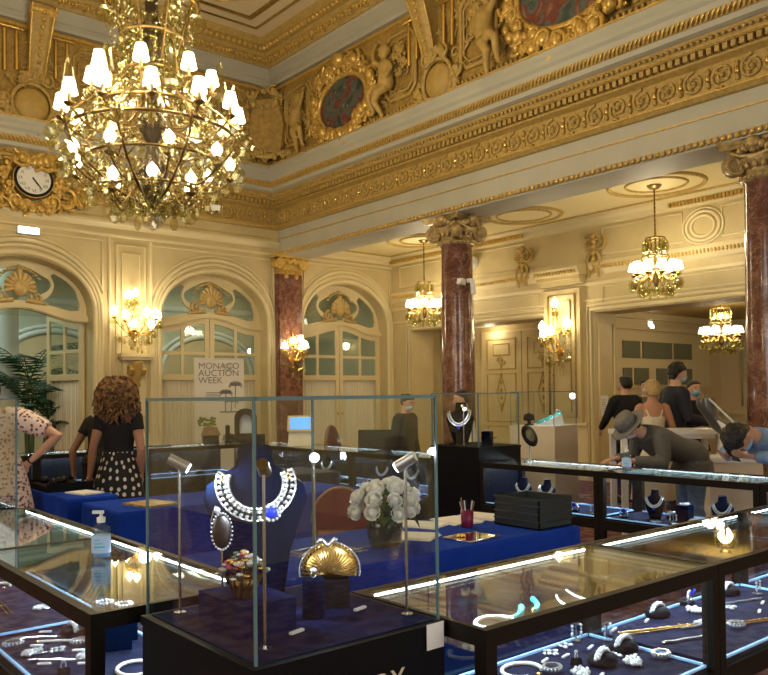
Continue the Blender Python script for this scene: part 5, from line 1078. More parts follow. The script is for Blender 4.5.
# stem lamps in the glass case
def stem_lamp(x,y,h,to,label,disc=False,z=.901,lit='spot_lit'):
    t=thing('spot_lamp',label,'lamp',(x,y,z),0,'stem lamps in the glass case'); m=MB(); m.cyl((0,0,0),(0,0,.006),.018,n=14); m.cyl((0,0,0),(0,0,h),.0045,n=10); m.build('stem','steel',t)
    d=(Vector(to)-Vector((x,y,z+h))).normalized(); m=MB(); a=Vector((0,0,h+.008)); m.cyl(a-d*.035,a+d*.03,.016,.018,14); m.sph((0,0,h),.010,8,6); m.build('head','gold_dark' if disc else 'aluminium',t)
    m=MB(); m.cyl(a+d*.031,a+d*.033,.014,n=12); m.build('lens',lit,t); return a+Vector((x,y,z))+d*.04
TG=(1.36,2.10,1.24)
for x,y,h,to,l,dd in ((1.085,2.26,.44,(1.3,2.13,1.2),'silver stem lamp at the left corner of the front glass case',False),(1.57,2.25,.43,(.6,.7,1.42),'stem lamp at the back of the front glass case, shining toward the front',False),(1.575,1.79,.44,(1.40,2.05,1.15),'silver stem lamp at the right corner of the front glass case',False),(1.095,1.795,.455,(1.33,2.1,1.2),'stem lamp at the front corner of the glass case, its gold back showing',True)):
    p=stem_lamp(x,y,h,to,l,dd); light('case_spot','SPOT',p,7 if 'shining' not in l else 3,(.80,.90,1.),.012,angle=1.5,blend=.6,to=to)
for x,y,rz in ((1.235,1.86,.25),(1.51,1.93,.25)): jewel('strip',(x,y,.901),rz,'thin white label strip on the deck of the front glass case','label strips in the front glass case')

# black plinth case in the far row, white plinth case behind it, glass case at the left edge
vitrine('black plinth with a glass case and black bust, in front of the middle marble column',5.57,5.28,.60,.66,1.04,1.55,'black',deck='black_matte',rim=.012)
z=1.052; bust('black bust in the glass case on the black plinth',(5.80,5.74,z),-1.0,1.35); collar('diamond necklace on the black bust over the black plinth',(5.80,5.74,z),-1.0,1.35)
for kd,x,y,l in (('ear',5.85,5.50,'earrings on a stand right of the bust on the black plinth'),('ear',5.95,5.42,'earrings on a stand at the right corner of the black plinth case'),('box',5.8,5.38,'navy riser with bracelet on the black plinth')): jewel(kd,(x,y,1.041),-1.,l)
p=stem_lamp(5.70,5.6,.36,(5.6,5.3,1.2),'small bright lamp beside the black bust on the black plinth',z=1.041)
light('case_spot','SPOT',p,2,(.85,.93,1.),.012,angle=1.4,to=(5.75,5.75,1.2))
vitrine('cream pedestal with a glass case holding pale turquoise jewels, behind the black plinth',7.62,6.0,.62,.60,1.15,1.56,'warm_white',rim=.006,deck='white_gloss',rz=.2)
t=thing('jewel_slope','pale turquoise jewels laid over a white sloped stand on the cream pedestal','jewellery',(7.92,6.34,1.151),-.5); t.scale=(.92,)*3; m=MB(); m.prism([(-.2,0),(.2,0),(.17,.14),(-.12,.03)],lambda u,v,w:(u,-.09+.18*w,v)); m.build('slope','white_gloss',t); m=MB(); q=random.Random(8)
for i in range(60): u=q.uniform(-.15,.17); m.sph((u,q.uniform(-.085,.08),.03+.12*(u+.12)/.3+.006),.014,6,4)
m.build('stones','turquoise',t); m=MB(); m.tube([(.15+.03*cos(a),0,.17+.03*sin(a)) for a in [2*PI*i/14 for i in range(14)]],.006,5,True); m.build('ring','silver',t)
tag(MB().lathe([(.05,0),(.06,.01),(.02,.02),(.02,.05),(.07,.06),(.06,.13),(0,.15)],16).build('dark_display_stand','black_matte',None,(7.69,6.44,1.151)),'small dark mushroom shaped stand left of the turquoise jewels','display stand')
light('case_spot','POINT',(7.9,6.25,1.5),2.2,(.7,.95,1.),.04)
vitrine('glass case on a dark plinth at the left edge of the picture',.86,5.09,.56,.56,.90,1.55,'black',rim=.010,deck='navy_velvet')
z=.911; bust('navy bust in the glass case at the left edge',(1.2,5.35,z),-.4,.95,'navy_velvet'); collar('necklace on the navy bust in the left edge glass case',(1.2,5.35,z),-.4,.95)
# ------------------------------------------------------------ tables with blue cloths and what stands on them
def table(label,clabel,x0,x1,y0,y1,h=.74,m='blue_cloth',seed=1):
    t=thing('trestle_table',label,'table',((x0+x1)/2,(y0+y1)/2,0)); w,d=(x1-x0)/2-.03,(y1-y0)/2-.03
    MB().bx(-w,w,-d,d,h-.04,h-.006).build('tabletop','wood',t)
    for i in (-1,1):
        for j in (-1,1): MB().cyl((i*(w-.08),j*(d-.06),0),(i*(w-.08),j*(d-.06),h-.04),.016,n=8).build('leg','dark_steel',t)
    q=random.Random(seed); P=[]; n=36
    for (ax,ay),(bx_,by) in zip(((-1,-1),(1,-1),(1,1),(-1,1)),((1,-1),(1,1),(-1,1),(-1,-1))):
        for i in range(n): k=i/n; P.append((ax+(bx_-ax)*k,ay+(by-ay)*k))
    W,Dd=(x1-x0)/2,(y1-y0)/2; ph=q.uniform(0,6); rings=[]
    for z,f_ in ((h,.985),(h-.004,1.0),(h-.03,1.002),(h*.6,1.01),(h*.3,1.02),(.03,1.03)):
        r=[]
        for i,(a,b) in enumerate(P):
            wv=(.016*sin(i*.9+ph)+.012*sin(i*.37+ph*2))*(h-z)/h; nx=a if abs(a)>=abs(b) else 0; ny=b if abs(b)>=abs(a) else 0
            r.append((a*W*f_+nx*wv,b*Dd*f_+ny*wv,z))
        rings.append(r)
    m_=MB(); m_.loft(rings,cap=False); m_.add(rings[0],[tuple(range(len(P)))])
    o=m_.build('tablecloth',m,None,((x0+x1)/2,(y0+y1)/2,0)); tag(o,clabel,'tablecloth'); return t
TH=.741
table('table under the blue cloth with the white roses','bright blue cloth on the middle table with roses and black box',1.80,4.06,3.02,3.84,seed=3)
table('table under the blue cloth behind the glass case','bright blue cloth on the table between the polka dot skirt and the glass case',2.22,4.35,5.56,6.3,seed=5)
table('table under the blue cloth with the black jewellery tray','bright blue cloth on the table left of the woman in the polka dot skirt',2.20,2.62,6.60,8.02,seed=8)
table('table under the dark grey cloth','dark grey cloth on the table behind the red chair',3.95,5.15,6.9,7.6,m='cloth_navy',seed=9)
# stacked black storage box
t=thing('storage_box','black open topped storage box standing on the right end of the blue table','box',(3.885,3.235,TH),0)
m=MB(); w,d,h=.155,.175,.175
for x0,x1,y0,y1 in ((-w,w,-d,-d+.008),(-w,w,d-.008,d),(-w,-w+.008,-d,d),(w-.008,w,-d,d)): m.bx(x0,x1,y0,y1,0,h)
m.bx(-w,w,-d,d,0,.008); m.build('body','black_box',t)
m=MB(); 
for z in (.045,.09,.135): m.tube([(-w-.002,-d-.002,z),(w+.002,-d-.002,z),(w+.002,d+.002,z),(-w-.002,d+.002,z)],.004,5,True)
m.tube([(-w,-d,h),(w,-d,h),(w,d,h),(-w,d,h)],.007,6,True); m.build('ribs','black_box',t); MB().bx(-w+.01,w-.01,-d+.01,d-.01,h-.05,h-.04).build('tray_lining','black_matte',t)
t=thing('pen_cup','dark red glass cup full of pens on the blue table','cup',(3.52,3.44,TH)); m=MB(); m.lathe([(0,0),(.034,0),(.036,.003),(.040,.105),(.036,.105),(.032,.008),(0,.008)],20); m.build('cup','pen_red',t)
q=random.Random(3)
for i in range(7): a=i*.9; m=MB(); p0=Vector((.012*cos(a),.012*sin(a),.012)); p1=Vector((.033*cos(a)+.012*cos(a),.04*sin(a),.15+.01*(i%3))); m.cyl(p0,p1,.0042,n=7); m.cyl(p1,p1+(p1-p0).normalized()*.008,.0042,.001,7); m.build('pen',('white_gloss','black','wood','steel')[i%4],t)
t=thing('mirror_tray','small mirror tray with jewels on the front of the blue table','tray',(3.28,3.17,TH),.08); MB().bx(-.13,.13,-.10,.10,0,.008).build('mirror','mirror',t); m=MB(); m.tube([(-.13,-.10,.006),(.13,-.10,.006),(.13,.10,.006),(-.13,.10,.006)],.006,5,True); m.build('rim','silver',t)
t=thing('gold_brooch','small gold brooch lying on the mirror tray','brooch',(3.22,3.20,TH+.009)); m=MB()
for i in range(12): m.sph((.012*cos(i*2.4)*math.sqrt(i)*.6,.012*sin(i*2.4)*math.sqrt(i)*.6,.008),.009,6,4)
m.build('stones','gold',t)
for i,(x,y,rz,l) in enumerate(((3.88,3.64,.1,'loose white papers behind the black storage box'),(3.36,3.68,.35,'white paper sheet under the pen cup side of the table'),(3.05,3.42,.5,'white paper sheet beside the vase of roses'),(3.62,3.64,-.2,'open white booklet between the pen cup and the storage box'))):
    m=MB()
    for j in range(3): m.box((.01*j,.006*j,.002+.003*j),(.21,.29,.002),rz=.06*j)
    tag(m.build('paper_sheets','white_paper',None,(x,y,TH),rz),l,'papers')
t=thing('clear_tray','clear acrylic tray in front of the vase of roses','tray',(2.44,3.36,TH),.2); MB().bx(-.17,.17,-.12,.12,0,.006).build('base','glass',t); m=MB(); m.tube([(-.17,-.12,.02),(.17,-.12,.02),(.17,.12,.02),(-.17,.12,.02)],.003,5,True); beads(m,[(-.15+.02*i,-.09+.01*sin(i),.012) for i in range(16)],.005); m.build('rim','silver',t)
# white roses
t=thing('rose_vase','round glass vase packed with white roses on the blue table','flowers',(2.77,3.32,TH)); m=MB(); m.lathe([(0,0),(.075,0),(.088,.02),(.098,.10),(.095,.165),(.090,.165),(.090,.02),(0,.012)],28); m.build('vase','vase_dark',t)
q=random.Random(12)
m=MB()
for i in range(46):
    a=q.uniform(0,6.28); e=q.uniform(-.1,1.3); r=.17; p=Vector((r*cos(e)*cos(a),r*cos(e)*sin(a),.18+.13*sin(e))); u,v=frame_of(p-Vector((0,0,.12))); n_=(p-Vector((0,0,.12))).normalized()
    for s in (-1,1): d=u*cos(i)+v*sin(i)*s; m.add([p-n_*.02,p+d*.03+n_*.01+u*.02,p+d*.075+n_*.005,p+d*.03-u*.02],[(0,1,2,3)])
for i in range(14): a=i*.45; m.tube([(.05*cos(a),.05*sin(a),.02),(.06*cos(a+.3),.06*sin(a+.3),.1),(.1*cos(a),.1*sin(a),.2)],.004,4)
m.build('leaves','leaf',t)
ROSE=MB()
for L,(rr,hh,n,op) in enumerate(((.016,.036,4,-.2),(.028,.030,5,.15),(.040,.016,6,.5))):
    for i in range(n):
        a=2*PI*i/n+L*.6; tdir=Vector((-sin(a),cos(a),0)); rad=Vector((cos(a),sin(a),0)); rows=[]
        for z,r,w in ((-.022,rr*.5,.5),(-.004,rr*.95,.95),(hh*.6,rr*1.02,.9),(hh,rr*(1.05+op*.35),.55)): rows.append([rad*(r*(1-.12*x*x))+tdir*(rr*w*x*.95)+Vector((0,0,z-.004*x*x)) for x in (-1,-.4,.4,1)])
        ROSE.loft(rows,cap=False,closed=False,smooth=False)
ROSE.sph((0,0,.004),(.024,.024,.028),8,6); RM=ROSE.mesh('rose','rose_white')
k=0
for ring_,(e,n) in enumerate(((1.45,1),(.98,6),(.45,9),(-.02,10))):
    for i in range(n):
        a=2*PI*i/n+ring_*.4+q.uniform(-.12,.12); r=q.uniform(.155,.185); p=Vector((r*cos(e)*cos(a),r*cos(e)*sin(a),.20+.14*sin(e)+q.uniform(-.01,.01))); o=obj('rose',RM,t,p); o.rotation_euler=(p-Vector((0,0,.14))).to_track_quat('Z','Y').to_euler(); o.scale=(q.uniform(.78,1.0),)*3
# jewellery tray and papers on the left table
t=thing('jewellery_tray','black jewellery tray with dark pieces on the left blue table','tray',(2.415,7.40,TH),.0); m=MB(); m.bx(-.19,.19,-.25,.25,0,.05); m.bx(-.20,.20,-.26,-.25,0,.075); m.bx(-.20,.20,.25,.26,0,.075); m.build('body','black_matte',t)
m=MB()
for i in range(4): m.sph((-.1+.07*(i%3),-.12+.08*i,.075),(.04,.04,.035),8,6)
m.build('pads','black',t); MB().box((.06,-.12,.055),(.10,.05,.008),rz=.4).build('gold_card','gold',t)
tag(MB().box((0,0,.006),(.20,.28,.012)).build('paper_sheets','white_paper',None,(2.45,6.90,TH),.2),'white papers at the right edge of the left blue table','papers')
tag(MB().box((0,0,.008),(.26,.34,.016)).build('catalogue','gold_stone',None,(2.55,5.80,TH),.2),'flat catalogue on the corner of the blue table beside the polka dot skirt','catalogue')
# bottles of hand gel
def gel(loc,label,s,rz=0.):
    t=thing('sanitizer_bottle',label,'bottle',loc,rz,'hand gel bottles'); t.scale=(s,)*3
    m=MB(); m.lathe([(0,0),(.034,0),(.038,.005),(.038,.115),(.034,.128),(.017,.140),(.015,.150)],24,sy=.72); m.build('body','bottle',t)
    m=MB(); m.lathe([(0,.006),(.034,.006),(.0345,.10),(0,.10)],20,sy=.70); m.build('gel','gel_blue',t)
    m=MB(); m.lathe([(.0388,.025),(.0388,.095)],24,sy=.74); o=m.build('label','label_blue',t)
    for k in range(3): MB().bx(-.022,.022-.01*k,-.0298,-.0290,.048+.014*k,.054+.014*k).build('print','mask_blue' if k else 'turquoise',o)
    m=MB(); m.lathe([(.017,.148),(.018,.168),(.007,.172),(.006,.188)],14); m.box((-.012,0,.190),(.045,.014,.012)); m.build('pump','white_gloss',t); return t
gel((1.22,3.25,CT+.001),'clear pump bottle of hand gel with blue label on the left front showcase',.98,-.6); gel((5.84,3.86,CT+.001),'small hand gel bottle on the far showcase before the man in the grey hat',1.0,-1.3)
tag(MB().box((0,0,.003),(.26,.17,.004)).build('blue_leaflet','mask_blue',None,(5.80,3.68,CT+.001),.3),'pale blue leaflet beside the small hand gel bottle','leaflet')
# round mirror on a stand, kiosk, back displays
t=thing('round_mirror','round dark tabletop mirror tilted on a slim stand at the far showcase','mirror',(5.95,4.98,CT+.001),-.5); m=MB(); m.cyl((0,0,0),(0,0,.01),.06,n=20); m.cyl((0,0,0),(0,0,.16),.006,n=8); m.build('stand','steel',t)
M=Matrix.Translation((0,0,.24))@Matrix.Rotation(1.1,4,'X')@Matrix.Rotation(.5,4,'Y'); m=MB(); m.join(MB().lathe([(0,-.006),(.105,-.006),(.11,0),(.105,.006),(0,.006)],28),M); m.build('frame','black',t); m=MB(); m.join(MB().lathe([(0,.0065),(.06,.0065),(.06,.008),(0,.008)],24),M); m.build('glass','window_dark',t)
t=thing('tablet_kiosk','cream tablet kiosk with lit blue screen on the far showcase','kiosk',(5.86,8.68,CT+.001),-.75)
m=MB(); m.prism([(-.12,0),(.12,0),(.05,.36),(-.02,.36),(-.06,.20)],lambda u,v,w:(-.15+.30*w,u,v)); m.build('body','warm_white',t)
m=MB(); a=Vector((0,-.06,.20)); b=Vector((0,-.02,.36)); n_=Vector((0,-.92,.23)); u=(b-a)
P=[a+u*k+Vector((x,0,0))+n_*.012 for x,k in ((-.165,-.12),(.165,-.12),(.165,1.12),(-.165,1.12))]; m.loft([[p for p in P],[p+n_*.02 for p in P]]); sc=m.build('bezel','cream_trim',t)
P=[a+u*k+Vector((x,0,0))+n_*.034 for x,k in ((-.13,.05),(.13,.05),(.13,.98),(-.13,.98))]; m=MB(); m.loft([P,[p+n_*.002 for p in P]]); m.build('screen','screen_blue',t)
t=thing('arch_display','dark navy arch shaped display on a low navy base in the back corner','display stand',(5.80,9.98,CT+.001),-.7); m=MB(); m.bx(-.25,.25,-.16,.16,0,.10); m.build('base','navy_velvet',t); m=MB(); out=arch_poly(0,.15,.47,.34,.10); inn=[(x*.62,.12+(z-.10)*.72) for x,z in out]; m.plate(out,[inn],lambda u,v,w:(u,-.04+.09*w,v)); m.build('arch','black_matte',t); MB().bx(-.11,.11,.045,.05,.11,.40).build('screen','screen_white' if 0 else 'mask_white',t)
t=thing('small_house_box','small box with a sloping brown lid on the back showcase corner','box',(5.25,9.95,CT+.001),-.3); m=MB(); m.bx(-.09,.09,-.08,.08,0,.12); m.build('body','navy_velvet',t); m=MB(); m.prism([(-.12,.12),(.11,.12),(.06,.23),(-.08,.23)],lambda u,v,w:(u,-.11+.22*w,v)); m.build('lid','wood',t)
tag(MB().box((0,0,.012),(.55,.10,.02)).build('long_tray','black',None,(4.35,9.92,CT+.001),-.1),'long low black tray on the back showcase under the banner','tray')
tag(MB().cyl((0,0,0),(0,0,.2),.035,.03,14).sph((0,0,.215),.035,10,8).build('dark_stand','black_matte',None,(5.50,9.95,CT+.001)),'small dark post with a pale head between the brown lidded box and the arch display','display stand')
# banner of the auction
t=thing('auction_banner','tall cream auction week banner with palm drawings before the middle arch','banner',(6.82,12.62,0),-.35); W=.43
MB().bx(-W,W,-.006,0,.08,2.20).build('sheet','poster',t); m=MB(); m.bx(-W-.02,W+.02,-.09,.09,0,.07); m.cyl((-W,0,2.2),(W,0,2.2),.014); m.cyl((0,.03,.07),(0,.03,2.2),.012); m.build('stand','aluminium',t)
for k,s_ in enumerate(('MONACO','AUCTION','WEEK')): o=obj('lettering',text_mesh(s_,.155,.001,'LEFT',1.0),t,(-W+.07,-.008,2.07-.125*k),(PI/2,0,0)); o.data.materials.append(MATS['ink'])
m=MB(); 
for k in range(5): m.bx(.06,.06+.20-.03*(k%2),-.008,-.006,2.10-.03*k,2.108-.03*k); m.bx(-W+.2,-W+.45-.05*(k%2),-.008,-.006,1.62-.03*k,1.608-.03*k)
m.build('small_print','ink',t)
m=MB(); pl=lambda x,z:(x,-.009,z)
for x0,z0,h in ((.10,1.28,.32),(.27,1.34,.40),(.20,1.28,.18)):
    m.tube([pl(x0,z0),pl(x0+.01,z0+h)],.008,4)
    for i in range(9): a=PI*(-.15+1.3*i/8); m.tube([pl(x0+.01,z0+h),pl(x0+.01+.09*cos(a),z0+h+.05*sin(a)+.02),pl(x0+.01+.13*cos(a),z0+h+.07*sin(a)-.03)],[.012,.012,.003],4)
m.bx(.0,.38,-.009,-.006,1.26,1.285); m.build('palm_drawing','ink',t)
m=MB(); q=random.Random(6)
for i in range(40): m.sph(pl(-.22+q.uniform(-.14,.14),1.10+q.uniform(-.08,.08)),(.03,.004,.02),5,4)
m.build('foliage_drawing','ink_green',t); m=MB()
for i in range(40): m.sph(pl(-.25+q.uniform(-.05,.05)+.0,.78+q.uniform(-.18,.16)),(.022,.004,.03),5,4); m.sph(pl(.14+q.uniform(-.09,.09),.80+q.uniform(-.12,.10)),(.02,.004,.02),5,4)
m.build('figure_drawing','ink',t)
# chairs
def chair(label,loc,rz,m,fm='wood',hb=.90,round_=True):
    t=thing('chair',label,'chair',loc,rz,'chairs'); b=MB(); b.loft([[(k*.23*cos(a),k*.22*sin(a),z) for a in [2*PI*i/24 for i in range(24)]] for k,z in ((.9,.42),(1.,.44),(1.,.47),(.9,.50),(.5,.51))]); b.build('seat',m,t)
    P=[(.21*cos(a)*(1 if round_ else 1),.62+.0+(hb-.62)*max(0,sin(a))) for a in [PI*i/18 for i in range(19)]] if round_ else [(.24,.6),(.24,hb),(-.24,hb),(-.24,.6)]
    P=P+[(-.19,.56),(.19,.56)]; b=MB(); b.prism(P,lambda u,v,w:(u,.20+.05*w+.10*(v-.5),v)); b.build('backrest',m,t); b=MB(); b.tube([(u,.225+.10*(v-.5),v) for u,v in P],.016,6,True)
    for x in (-.18,.18): b.tube([(x,.19,.44),(x,.23,.60)],.016,6)
    b.build('back_frame',fm,t)
    for x in (-.18,.18):
        for y in (-.17,.18): MB().cyl((x*1.05,y*1.08,0),(x,y,.43),.016,.02,8).build('leg',fm,t)
    return t
chair('dark red chair with a rounded back behind the white roses',(3.75,5.0,0),PI*.78,'red_chair','wood',.86)
chair('dark red chair behind the far showcases, right of the tablet kiosk',(6.48,8.46,0),.4,'red_chair','wood',1.14)
chair('navy chair with a square back left of the masked woman in black',(6.47,7.90,0),-.75,'cloth_navy','black',1.08,False)
# white desks on the right
def desk(label,loc,rz,w,d,h,m='white_gloss',solid=False):
    t=thing('white_desk',label,'desk',loc,rz); MB().bx(-w/2,w/2,-d/2,d/2,h-.05,h).build('desktop',m,t)
    if solid: MB().bx(-w/2+.04,w/2-.04,-d/2+.04,d/2-.04,0,h-.05).build('body','warm_white',t)
    else:
        for i in (-1,1):
            for j in (-1,1): MB().box((i*(w/2-.04),j*(d/2-.04),(h-.05)/2),(.06,.06,h-.05)).build('leg',m,t)
        MB().bx(-w/2+.1,w/2-.1,-d/2+.03,-d/2+.05,h-.10,h-.05).build('apron',m,t)
    return t
desk('high white desk with square legs in front of the blonde woman',(8.10,4.86,0),-.69,1.12,.50,1.13); desk('lower cream counter with a white top beside the man in the denim shirt',(7.98,4.08,0),-.69,.62,.42,.88,solid=True)
t=thing('leaning_display_form','tall dark grey leaning display form with pale edges on the cream counter','display stand',(8.06,4.06,.881),-.69)
m=MB(); R_=[]
for i in range(14): k=i/13; x=.05-.34*k**1.1+.10*sin(k*PI)*(-1); w=.115*(1-.35*k)+.02*sin(k*9); R_.append([(x+w*cos(a),.09*sin(a)*(1-.3*k),.17+.42*k) for a in [2*PI*j/16 for j in range(16)]])
m.loft(R_); m.build('form','form_grey',t)
m=MB(); m.tube([(.05,-.10,.20),(-.06,-.095,.36),(-.28,-.07,.585)],.012,6); m.tube([(-.12,-.08,.20),(-.14,-.09,.30),(-.20,-.085,.36)],[.035,.03,.01],8); m.build('pale_trim','white_gloss',t)
m=MB(); m.bx(-.12,.10,-.08,.08,0,.13); m.build('box','warm_white',t); m=MB(); m.sph((0,0,.16),(.10,.08,.05),12,8); m.build('base','black_matte',t)
# ------------------------------------------------------------ people
def lp(a,b,k): return Vector(a)+(Vector(b)-Vector(a))*k
def hand(m,w,d,n,side,s=1.,curl=.5):
    """w wrist, d towards the fingers, n out of the back of the hand"""
    d=Vector(d).normalized(); n=Vector(n); n=(n-d*n.dot(d)).normalized(); u=d.cross(n)*side; w=Vector(w)
    def ringp(p,a,b): return [p+u*(a*cos(t))+n*(b*sin(t)) for t in [2*PI*i/10 for i in range(10)]]
    m.loft([ringp(w-d*.02*s,.026*s,.021*s),ringp(w+d*.015*s,.030*s,.018*s),ringp(w+d*.05*s,.041*s,.016*s),ringp(w+d*.088*s,.041*s,.013*s)])
    for i,(o,l) in enumerate(((-.030,.062),(-.010,.076),(.011,.081),(.031,.072))):
        p=w+d*.08*s+u*o*s; dd=(d+u*o*1.5).normalized(); P=[p-dd*.02*s]; c=0
        for k,f_ in enumerate((.42,.33,.25)):
            c+=curl*(.35,.6,.45)[k]; P.append(P[-1]+(dd*cos(c)-n*sin(c))*(l*f_*s+(.02*s if k==0 else 0)))
        m.tube(P,[.0088*s,.0088*s,.0078*s,.006*s],7)
    p=w+d*.022*s+u*.022*s; t1=(d*.6+u*.75-n*.25).normalized(); t2=(d*.9+u*.3-n*.3).normalized(); m.tube([p-t1*.012,p+t1*.036*s,p+t1*.036*s+t2*.026*s,p+t1*.036*s+t2*.048*s],[.0115*s,.0110*s,.0098*s,.0065*s],7)
def person(label,loc,rz,h=1.70,skin='skin',lean=0.,side=0.,head=(0.,0.),arms=None,hair=('short','hair_dark'),top=('tee','cloth_black'),bottom=('trousers','cloth_black'),mask=None,fem=False,shoes='black',curl=.5,extra=None,legs=True,robust=1.):
    k=h/1.70; t=thing('person',label,'person',loc,rz); t.scale=(k,)*3
    Rx=Matrix.Rotation(lean,4,'X')@Matrix.Rotation(side,4,'Y'); piv=Vector((0,0,.94))
    def T(p):
        p=Vector(p); kk=max(0.,min(1.,(p.z-.86)/.20)); M=Matrix.Rotation(lean*kk,4,'X')@Matrix.Rotation(side*kk,4,'Y'); return M@(p-piv)+piv
    sw=(.158 if fem else .182)*robust
    SEC=[(.83,.09,.085,.0),(.88,.15,.11,.01),(.93,.172 if fem else .162,.118,.01),(1.0,.155 if fem else .158,.108,.005),(1.08,.122 if fem else .142,.094,0),(1.18,.135 if fem else .155,.104,-.004),(1.28,.15 if fem else .172,.118,-.008),(1.36,sw-.005,.10,0),(1.405,sw-.02,.082,.008),(1.44,.10,.066,.012),(1.465,.062,.060,.012),(1.52,.052,.056,.004)]
    def rings(S,g=0.,n=22): return [[T((( (a+g)*cos(x)),o+(b+g)*sin(x),z)) for x in [2*PI*i/n for i in range(n)]] for z,a,b,o in S]
    sh={s:T((s*sw,.008,1.385)) for s in (-1,1)}
    A={-1:((-.25,.03,1.10),(-.24,-.06,.86)),1:((.25,.03,1.10),(.24,-.06,.86))}
    if arms: A.update(arms)
    # head
    hc=T((0,-.0,1.53)); HM=Matrix.Translation(hc)@Matrix.Rotation(lean,4,'X')@Matrix.Rotation(side*.6,4,'Y')@Matrix.Rotation(head[1],4,'Z')@Matrix.Rotation(head[0],4,'X')
    def Hd(p): return HM@Vector(p)
    b=MB(); b.loft(rings(SEC))
    hs=MB(); hs.loft([[(x*cos(a),y+d*sin(a),z) for a in [2*PI*i/20 for i in range(20)]] for z,x,d,y in ((-.045,.045,.05,.012),(-.01,.048,.055,.012),(.0,.052,.068,-.012),(.03,.062,.082,-.008),(.065,.070,.090,-.002),(.10,.074,.095,.002),(.135,.071,.092,.006),(.16,.056,.074,.010),(.176,.030,.04,.012),(.18,.008,.01,.012))])
    hs.tube([(0,-.090,.095),(0,-.104,.070),(0,-.108,.058),(0,-.092,.052)],[.008,.011,.013,.010],8)
    for s in (-1,1): hs.sph((s*.074,.012,.078),(.012,.020,.030),8,6); hs.sph((s*.028,-.079,.104),(.022,.010,.008),8,5)
    hs.tube([(-.022,-.079,.024),(0,-.087,.025),(.022,-.079,.024)],[.004,.008,.004],6); hs.tube([(-.018,-.078,.015),(0,-.086,.014),(.018,-.078,.015)],[.004,.008,.004],6)
    b.join(hs,HM); b.tube([T((0,.012,1.42)),T((0,.010,1.47)),Hd((0,.012,-.01)),Hd((0,.01,.04))],[.062,.053,.052,.05],14)
    for s in (-1,1):
        e,w=Vector(A[s][0]),Vector(A[s][1]); S0=sh[s]
        b.tube([S0-(e-S0)*.10+Vector((-s*.03,0,0)),S0,lp(S0,e,.35),lp(S0,e,.8),e,lp(e,w,.25),lp(e,w,.8),w],[.045,.054,.050,.041,.038,.041,.028,.025],12)
    kn={s:Vector((s*.095,-.015,.49)) for s in (-1,1)}
    if legs:
        for s in (-1,1): b.tube([(s*.085,.005,.93),(s*.092,.0,.80),(s*.095,-.005,.65),kn[s],(s*.094,.012,.36),(s*.092,.03,.20),(s*.09,.03,.09)],[.085,.088,.072,.054,.056,.043,.036],12); b.tube([(s*.09,.05,.045),(s*.092,-.02,.05),(s*.098,-.10,.035),(s*.10,-.17,.028)],[.036,.040,.036,.022],10)
    o=b.build('body',skin,t); remesh(o,.0115,1)
    hm=MB()
    for s in (-1,1):
        e,w=Vector(A[s][0]),Vector(A[s][1]); d=A[s][2] if len(A[s])>2 else (w-e); n=A[s][3] if len(A[s])>3 else Vector((s,.1,.1)); hand(hm,w,d,n,-s if 1 else s,1.,curl)
    me=hm.mesh('h',skin); bm=bmesh.new(); bm.from_mesh(o.data); bm.from_mesh(me); bm.to_mesh(o.data); bm.free(); bpy.data.meshes.remove(me)
    for s in (-1,1): m=MB(); m.sph(Hd((s*.030,-.0765,.088)),(.0125,.0085,.0085),10,8); q=m.build('eye','eye',t); m=MB(); m.sph(Hd((s*.030,-.0835,.088)),(.0055,.003,.0055),8,6); m.build('iris','black',q)
    m=MB()
    for s in (-1,1): m.tube([Hd((s*.046,-.078,.110)),Hd((s*.030,-.090,.116)),Hd((s*.013,-.090,.113))],.0035,5)
    m.build('eyebrows',hair[1] or 'hair_dark',t)
    # hair
    kind,hm_=hair; m=MB()
    capr=lambda g,zc=0:[[Hd((x*cos(a),y+d*sin(a),z+max(0,-sin(a))**1.5*.9*max(0,.15-z))) for a in [2*PI*i/22 for i in range(22)]] for z,x,d,y in ((.055+zc,.078+g,.070+g,.040),(.10,.083+g,.083+g,.028),(.14,.080+g,.092+g,.014),(.170,.064+g,.076+g,.012),(.190+g*.6,.034,.042,.012),(.196+g*.6,.008,.01,.012))]
    if kind in('short','bun','pony','long'): m.loft(capr(.004))
    if kind=='short':
        for i in range(16): a=i*.39; m.sph(Hd((.055*cos(a),.012+.060*sin(a),.165)),(.03,.03,.026),7,5)
        m.loft([[Hd((x*cos(a),y+d*sin(a),z)) for a in [2*PI*i/16 for i in range(16)]] for z,x,d,y in ((.02,.06,.03,.055),(.06,.074,.05,.045))])
    if kind=='tousled':
        m.loft(capr(.008)); q=random.Random(4)
        for i in range(60): a=q.uniform(0,6.28); e=q.uniform(.15,1.5); m.sph(Hd((.085*cos(e)*cos(a),.018+.095*cos(e)*sin(a)*(1 if sin(a)>0 else .9),.105+.09*sin(e))),q.uniform(.018,.03),6,4)
        m.loft([[Hd((x*cos(a),y+d*sin(a),z)) for a in [2*PI*i/16 for i in range(16)]] for z,x,d,y in ((.0,.055,.03,.055),(.06,.078,.055,.045))])
    if kind=='bun': m.sph(Hd((0,.115,.12)),(.045,.04,.045),10,8); m.loft([[Hd((x*cos(a),y+d*sin(a),z)) for a in [2*PI*i/16 for i in range(16)]] for z,x,d,y in ((.02,.05,.03,.05),(.06,.074,.05,.045))])
    if kind=='long': m.tube([Hd((0,.05,.12)),Hd((0,.075,.02)),Hd((0,.085,-.08)),Hd((0,.08,-.17))],[.075,.080,.070,.035],14)
    if kind=='bob': m.loft(capr(.012)); m.tube([Hd((0,.035,.12)),Hd((0,.045,.04)),Hd((0,.05,-.01))],[.085,.086,.06],14)
